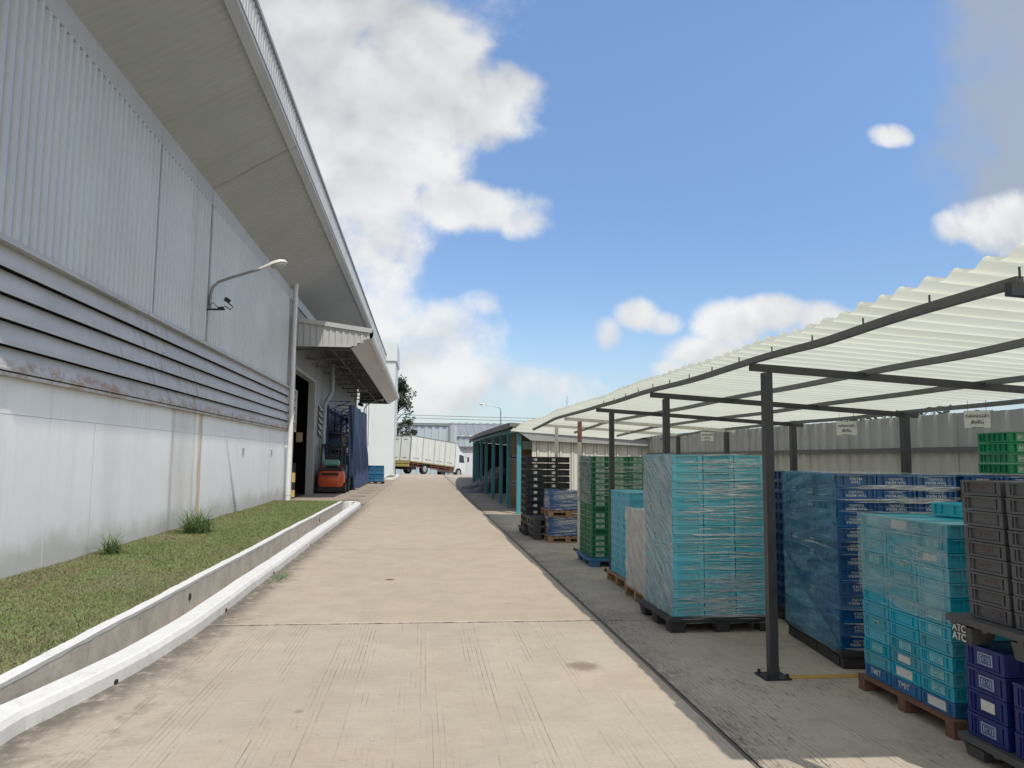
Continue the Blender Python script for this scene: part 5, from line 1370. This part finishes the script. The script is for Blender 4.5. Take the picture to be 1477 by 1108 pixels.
# ============ 5. royal blue crates, grey pallet and charcoal crates, nearest right
GX, GY = 3.0, 3.12
hr = .122
mer = crate_mesh('crate', .44, .30, hr, ROYAL, xr=(.25, .75), yr=(.16, .84), post=.03, ins=.012, rim=.016)
PLB = plate_mesh(.11, .062, PALEB, True, ROYAL); PLW = plate_mesh(.10, .055, CARD, True, INKW)
def deco_r(o, k, i, j, r):
    if i == 0: child('label_plate', PLW if (k == 2 and j == 2) else PLB, o, (-.22+.012-.0022, 0, hr*.48), R(-90))
plastic_pallet(GX-.03, GY-.02, 0, 1.0, 1.02, .009, 'dark slatted pallet under the royal blue crates', GRYP, .115)
cells = {(0, 2): 'far column', (0, 1): 'middle column', (1, 2): 'inner far column'}
bundle(GX, GY, 0, 2, .445, 3, .325, .128, 4, hr, {(0, 2): 'far column', (1, 2): 'inner column'}, mer, 'royal blue', 'stack under the grey pallet', 'royal blue crates under the grey pallet', deco_r, seed=13)
bundle(GX, GY-.02, 0, 2, .445, 3, .325, .128, 3, hr, {(0, 1): 'middle column', (0, 0): 'near column'}, mer, 'royal blue', 'stack under the grey pallet', 'royal blue crates under the grey pallet', deco_r, seed=14)
plastic_pallet(GX-.07, GY-.06, 0, 1.1, 1.06, .622, 'grey plastic pallet with white lettering carrying the charcoal crates', GRYP, .14, letter=[('ATC\nATC', -.003+.02, .98, .05, R(-90))])
hgy = .0825
mey = crate_mesh('crate', .46, .30, hgy, GREY, xr=(.2, .8), yr=(.16, .84), post=.03, ins=.015, rim=.010)
RDM = [smudge_mesh(.10, .022, INKR, s, 5) for s in range(4)]
def deco_y(o, k, i, j, r):
    if i == 0 and r.random() < .8: child('faded_mark', RDM[r.randrange(4)], o, (-.23+.0155-.0008, r.uniform(-.03, .03), hgy*.5), R(-90))
cells = {(0, 2): 'far column', (0, 1): 'middle column', (0, 0): 'near column'}
bundle(GX+.01, GY-.06, R(1), 2, .465, 3, .325, .765, 9, hgy, cells, mey, 'charcoal', 'stack on the grey pallet', 'charcoal crates on the grey pallet', deco_y, seed=15, lean=(-.02, .012))

# ============ 6. far stacks along the road
# dusty wrapped stack
n = 9; z0 = .14; hd = (1.03-z0)/n
med = crate_mesh('crate', .32, .40, hd, CREAMC, xr=(.3, .7), yr=(.3, .7), post=.03)
bundle(2.42, 8.28, 0, 3, .325, 2, .405, z0, n, hd, {(0, 0): 'front left column', (1, 0): 'front middle column', (0, 1): 'rear left column'}, med, 'dusty grey', 'wrapped low grey stack', 'dusty crates of the low stack', seed=16, far=True)
wood_pallet(2.40, 8.26, 0, 1.0, .86, .009, 'wooden pallet under the dusty wrapped low stack', WOOD, .125)
root = empty('stretch_film', (2.42, 8.28, z0), 0, 'dusty opaque stretch film on the low grey stack behind the cyan one', 'stretch film', 'stretch film on the stacks')
TF = face(2.42, 8.28, 0); TL = face(2.42, 9.10, R(-90)); mb = MB(); sheet(mb, TF, -.01, .98, z0-.02, 1.05, .01, .012, 24, 30, 7, .02); sheet(mb, TL, -.01, .83, z0-.02, 1.05, .01, .012, 24, 30, 9, .02)
mb.build('film_side', FILMG, root, smooth=True)
mb = MB(); streaks(mb, TL, .82, z0, 1.03, 60, 81, -.7, .2, .7, (.0008, .004), off=(.022, .03)); streaks(mb, TF, .97, z0, 1.03, 40, 82, -.4, .2, .7, (.0008, .004), off=(.022, .03)); mb.build('film_wrinkle', FILMS, root, smooth=True)
# light blue stack on wood
n = 11; z0 = .135; hl = (1.20-z0)/n
mel2 = crate_mesh('crate', .44, .30, hl, LBLU, xr=(.12,), yr=(.3, .7), post=.03, ins=.012)
bundle(2.50, 9.32, 0, 2, .445, 3, .305, z0, n, hl, {(0, 0): 'near column', (0, 1): 'middle column', (0, 2): 'far column', (1, 0): 'inner column'}, mel2, 'light blue', 'stack behind the dusty one', 'light blue crates on the wooden pallet', seed=17, far=True)
wood_pallet(2.46, 9.28, 0, 1.0, 1.0, .009, 'pale wooden pallet under the light blue stack beside the black post', WOOD, .125)
# green wrapped stack
n = 18; z0 = .14; hg2 = (1.65-z0)/n
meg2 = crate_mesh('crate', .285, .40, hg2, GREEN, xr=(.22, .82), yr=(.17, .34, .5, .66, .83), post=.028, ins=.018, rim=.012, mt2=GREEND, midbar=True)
meg3 = crate_mesh('crate', .285, .40, hg2, GREEN, xr=(.22, .82), yr=(.33, .66), post=.03, ins=.012, rim=.012)
def deco_g2(o, k, i, j, r):
    if j == 0 and k not in (9, 13) : child('label_plate', PLG, o, (0, -.20+.014, hg2*.5))
cells = {(0, 0): 'front left column', (1, 0): 'front middle column', (2, 0): 'front right column', (0, 1): 'rear left column'}
def alt_g(r, i, j): return (meg3, 'green') if i > 0 else None
bundle(2.50, 11.42, 0, 3, .29, 2, .46, z0, n, hg2, cells, meg2, 'green', 'tall far green stack', 'green crates of the far stack', deco_g2, alt=alt_g, seed=18, far=True)
plastic_pallet(2.46, 11.38, 0, 1.02, 1.02, .009, 'blue plastic pallet under the tall far green stack', BLUP, .125)
root = empty('stretch_film', (2.5, 11.42, z0), 0, 'torn stretch film round the upper part of the far green stack', 'stretch film', 'stretch film on the stacks')
TF = face(2.50, 11.42, 0); TL = face(2.50, 12.33, R(-90)); mb = MB(); sheet(mb, TL, -.01, .92, .93, 1.66, .01, .012, 24, 20, 3, .02); mb.build('film_side', FILMD, root, smooth=True)
mb = MB(); streaks(mb, TF, .87, .95, 1.5, 75, 91, .02, .2, .9, (.001, .005)); streaks(mb, TL, .92, .93, 1.35, 55, 92, -.25, .2, .8, (.0008, .003), off=(.024, .03)); mb.build('film_wrinkle', FILMS, root, smooth=True)
# twin small wrapped loads on wooden pallets
mew = crate_mesh('crate', .30, .40, .125, M('wrapped_blue_plastic', (.03, .13, .36), .4, rnd=.3), xr=(.3, .7), yr=(.3, .7), post=.03)
for (z0, lb, wl_) in ((.13, 'lower wrapped load', 'lower'), (.62, 'upper wrapped load', 'upper')):
    bundle(2.42, 14.75, 0, 2, .305, 2, .405, z0, 3, .122, {(0, 0): 'left column', (1, 0): 'right column', (0, 1): 'rear column'}, mew, 'blue', lb+' by the white post', 'blue crates of the twin wrapped loads', seed=19, far=True)
    wood_pallet(2.38, 14.71, 0, .78, .95, z0-.121, wl_+' wooden pallet of the twin wrapped loads by the white post', WOOD, .12)
    root = empty('stretch_film', (2.42, 14.75, z0), 0, 'white streaked stretch film round the %s blue load by the white post' % wl_, 'stretch film', 'stretch film on the stacks')
    TF = face(2.42, 14.75, 0); TL = face(2.42, 15.56, R(-90)); mb = MB(); streaks(mb, TF, .61, z0, z0+.37, 60, 95, .04, .3, 1.0, (.002, .007)); streaks(mb, TL, .81, z0, z0+.37, 60, 96, .04, .3, 1.0, (.002, .009)); mb.build('film_wrinkle', FILMS, root, smooth=True)
# black crates farthest
n = 11; z0 = .15; hk = (1.66-z0)/n
mek = crate_mesh('crate', .46, .40, .137-.012, BLK, xr=(.16, .36, .6, .84), yr=(.3, .7), post=.03, ins=.02, rim=.016)
PLK = plate_mesh(.085, .055, CARD, False)
def deco_k(o, k, i, j, r):
    if j == 0 and k < 9: child('label_plate', PLK, o, (-.03 if i == 0 else -.12, -.20+.019, .065))
bundle(2.12, 16.1, 0, 2, .475, 2, .42, z0, n, .137, {(0, 0): 'front left column', (1, 0): 'front right column', (0, 1): 'rear left column'}, mek, 'black', 'far black stack', 'black crates of the far stack', deco_k, seed=20, far=True)
plastic_pallet(2.08, 16.06, 0, 1.02, 1.0, .009, 'black plastic pallet under the far black stack', BLKP, .14)
for i, (x, y, z) in enumerate(((2.16, 15.2, .009), (2.16, 15.2, .152), (2.16, 15.2, .295), (2.2, 14.0, .009))):
    if i < 3: plastic_pallet(x, y, R(2*i), .62, .8, z, ['bottom', 'middle', 'top'][i]+' pallet of the low charcoal pile before the black stack', GRYP, .14)

# the crates beyond the 300 that show largest: one object
def merge_far(objs):
    V_, F_, MI, mats = [], [], [], []
    bpy.context.view_layer.update()
    for o in objs:
        for q in [o]+list(o.children):
            mw = o.matrix_world@(Matrix.Identity(4) if q is o else q.matrix_local)
            me = q.data; b0 = len(V_); mi = []
            for mt in me.materials:
                if mt not in mats: mats.append(mt)
                mi.append(mats.index(mt))
            V_ += [tuple(mw@v.co) for v in me.vertices]
            for p in me.polygons: F_.append(tuple(b0+k for k in p.vertices)); MI.append(mi[p.material_index] if mi else 0)
    me = bpy.data.meshes.new('stacked_crates'); me.from_pydata(V_, [], F_)
    for mt in mats: me.materials.append(mt)
    me.polygons.foreach_set('material_index', MI); me.update()
    r = bpy.data.objects.new('stacked_crates', me); COL.objects.link(r)
    for o in objs:
        for q in list(o.children): bpy.data.objects.remove(q)
        bpy.data.objects.remove(o)
    return r
tag(merge_far(FAR), 'smaller crates in the farther stacks: green, light blue, black, dusty grey and blue', 'crates', kind='stuff')

mep = crate_mesh('crate', .50, .55, .235, M('mid_blue_crate_plastic', (.03, .16, .30), .45, rnd=.3), xr=(.25, .5, .75), yr=(.3, .7), post=.05, ins=.03, rim=.035, midbar=True)
bundle(-3.46, 47.4, R(-3), 2, .51, 1, .56, .15, 4, .237, {(0, 0): 'left column', (1, 0): 'right column'}, mep, 'mid blue', 'small pile beside the blue tarpaulin', 'blue crates beside the rack tarpaulin', seed=31)
plastic_pallet(-3.48, 47.35, R(-3), 1.06, .9, .009, 'black pallet under the small blue crate pile beside the tarpaulin', BLKP, .14)
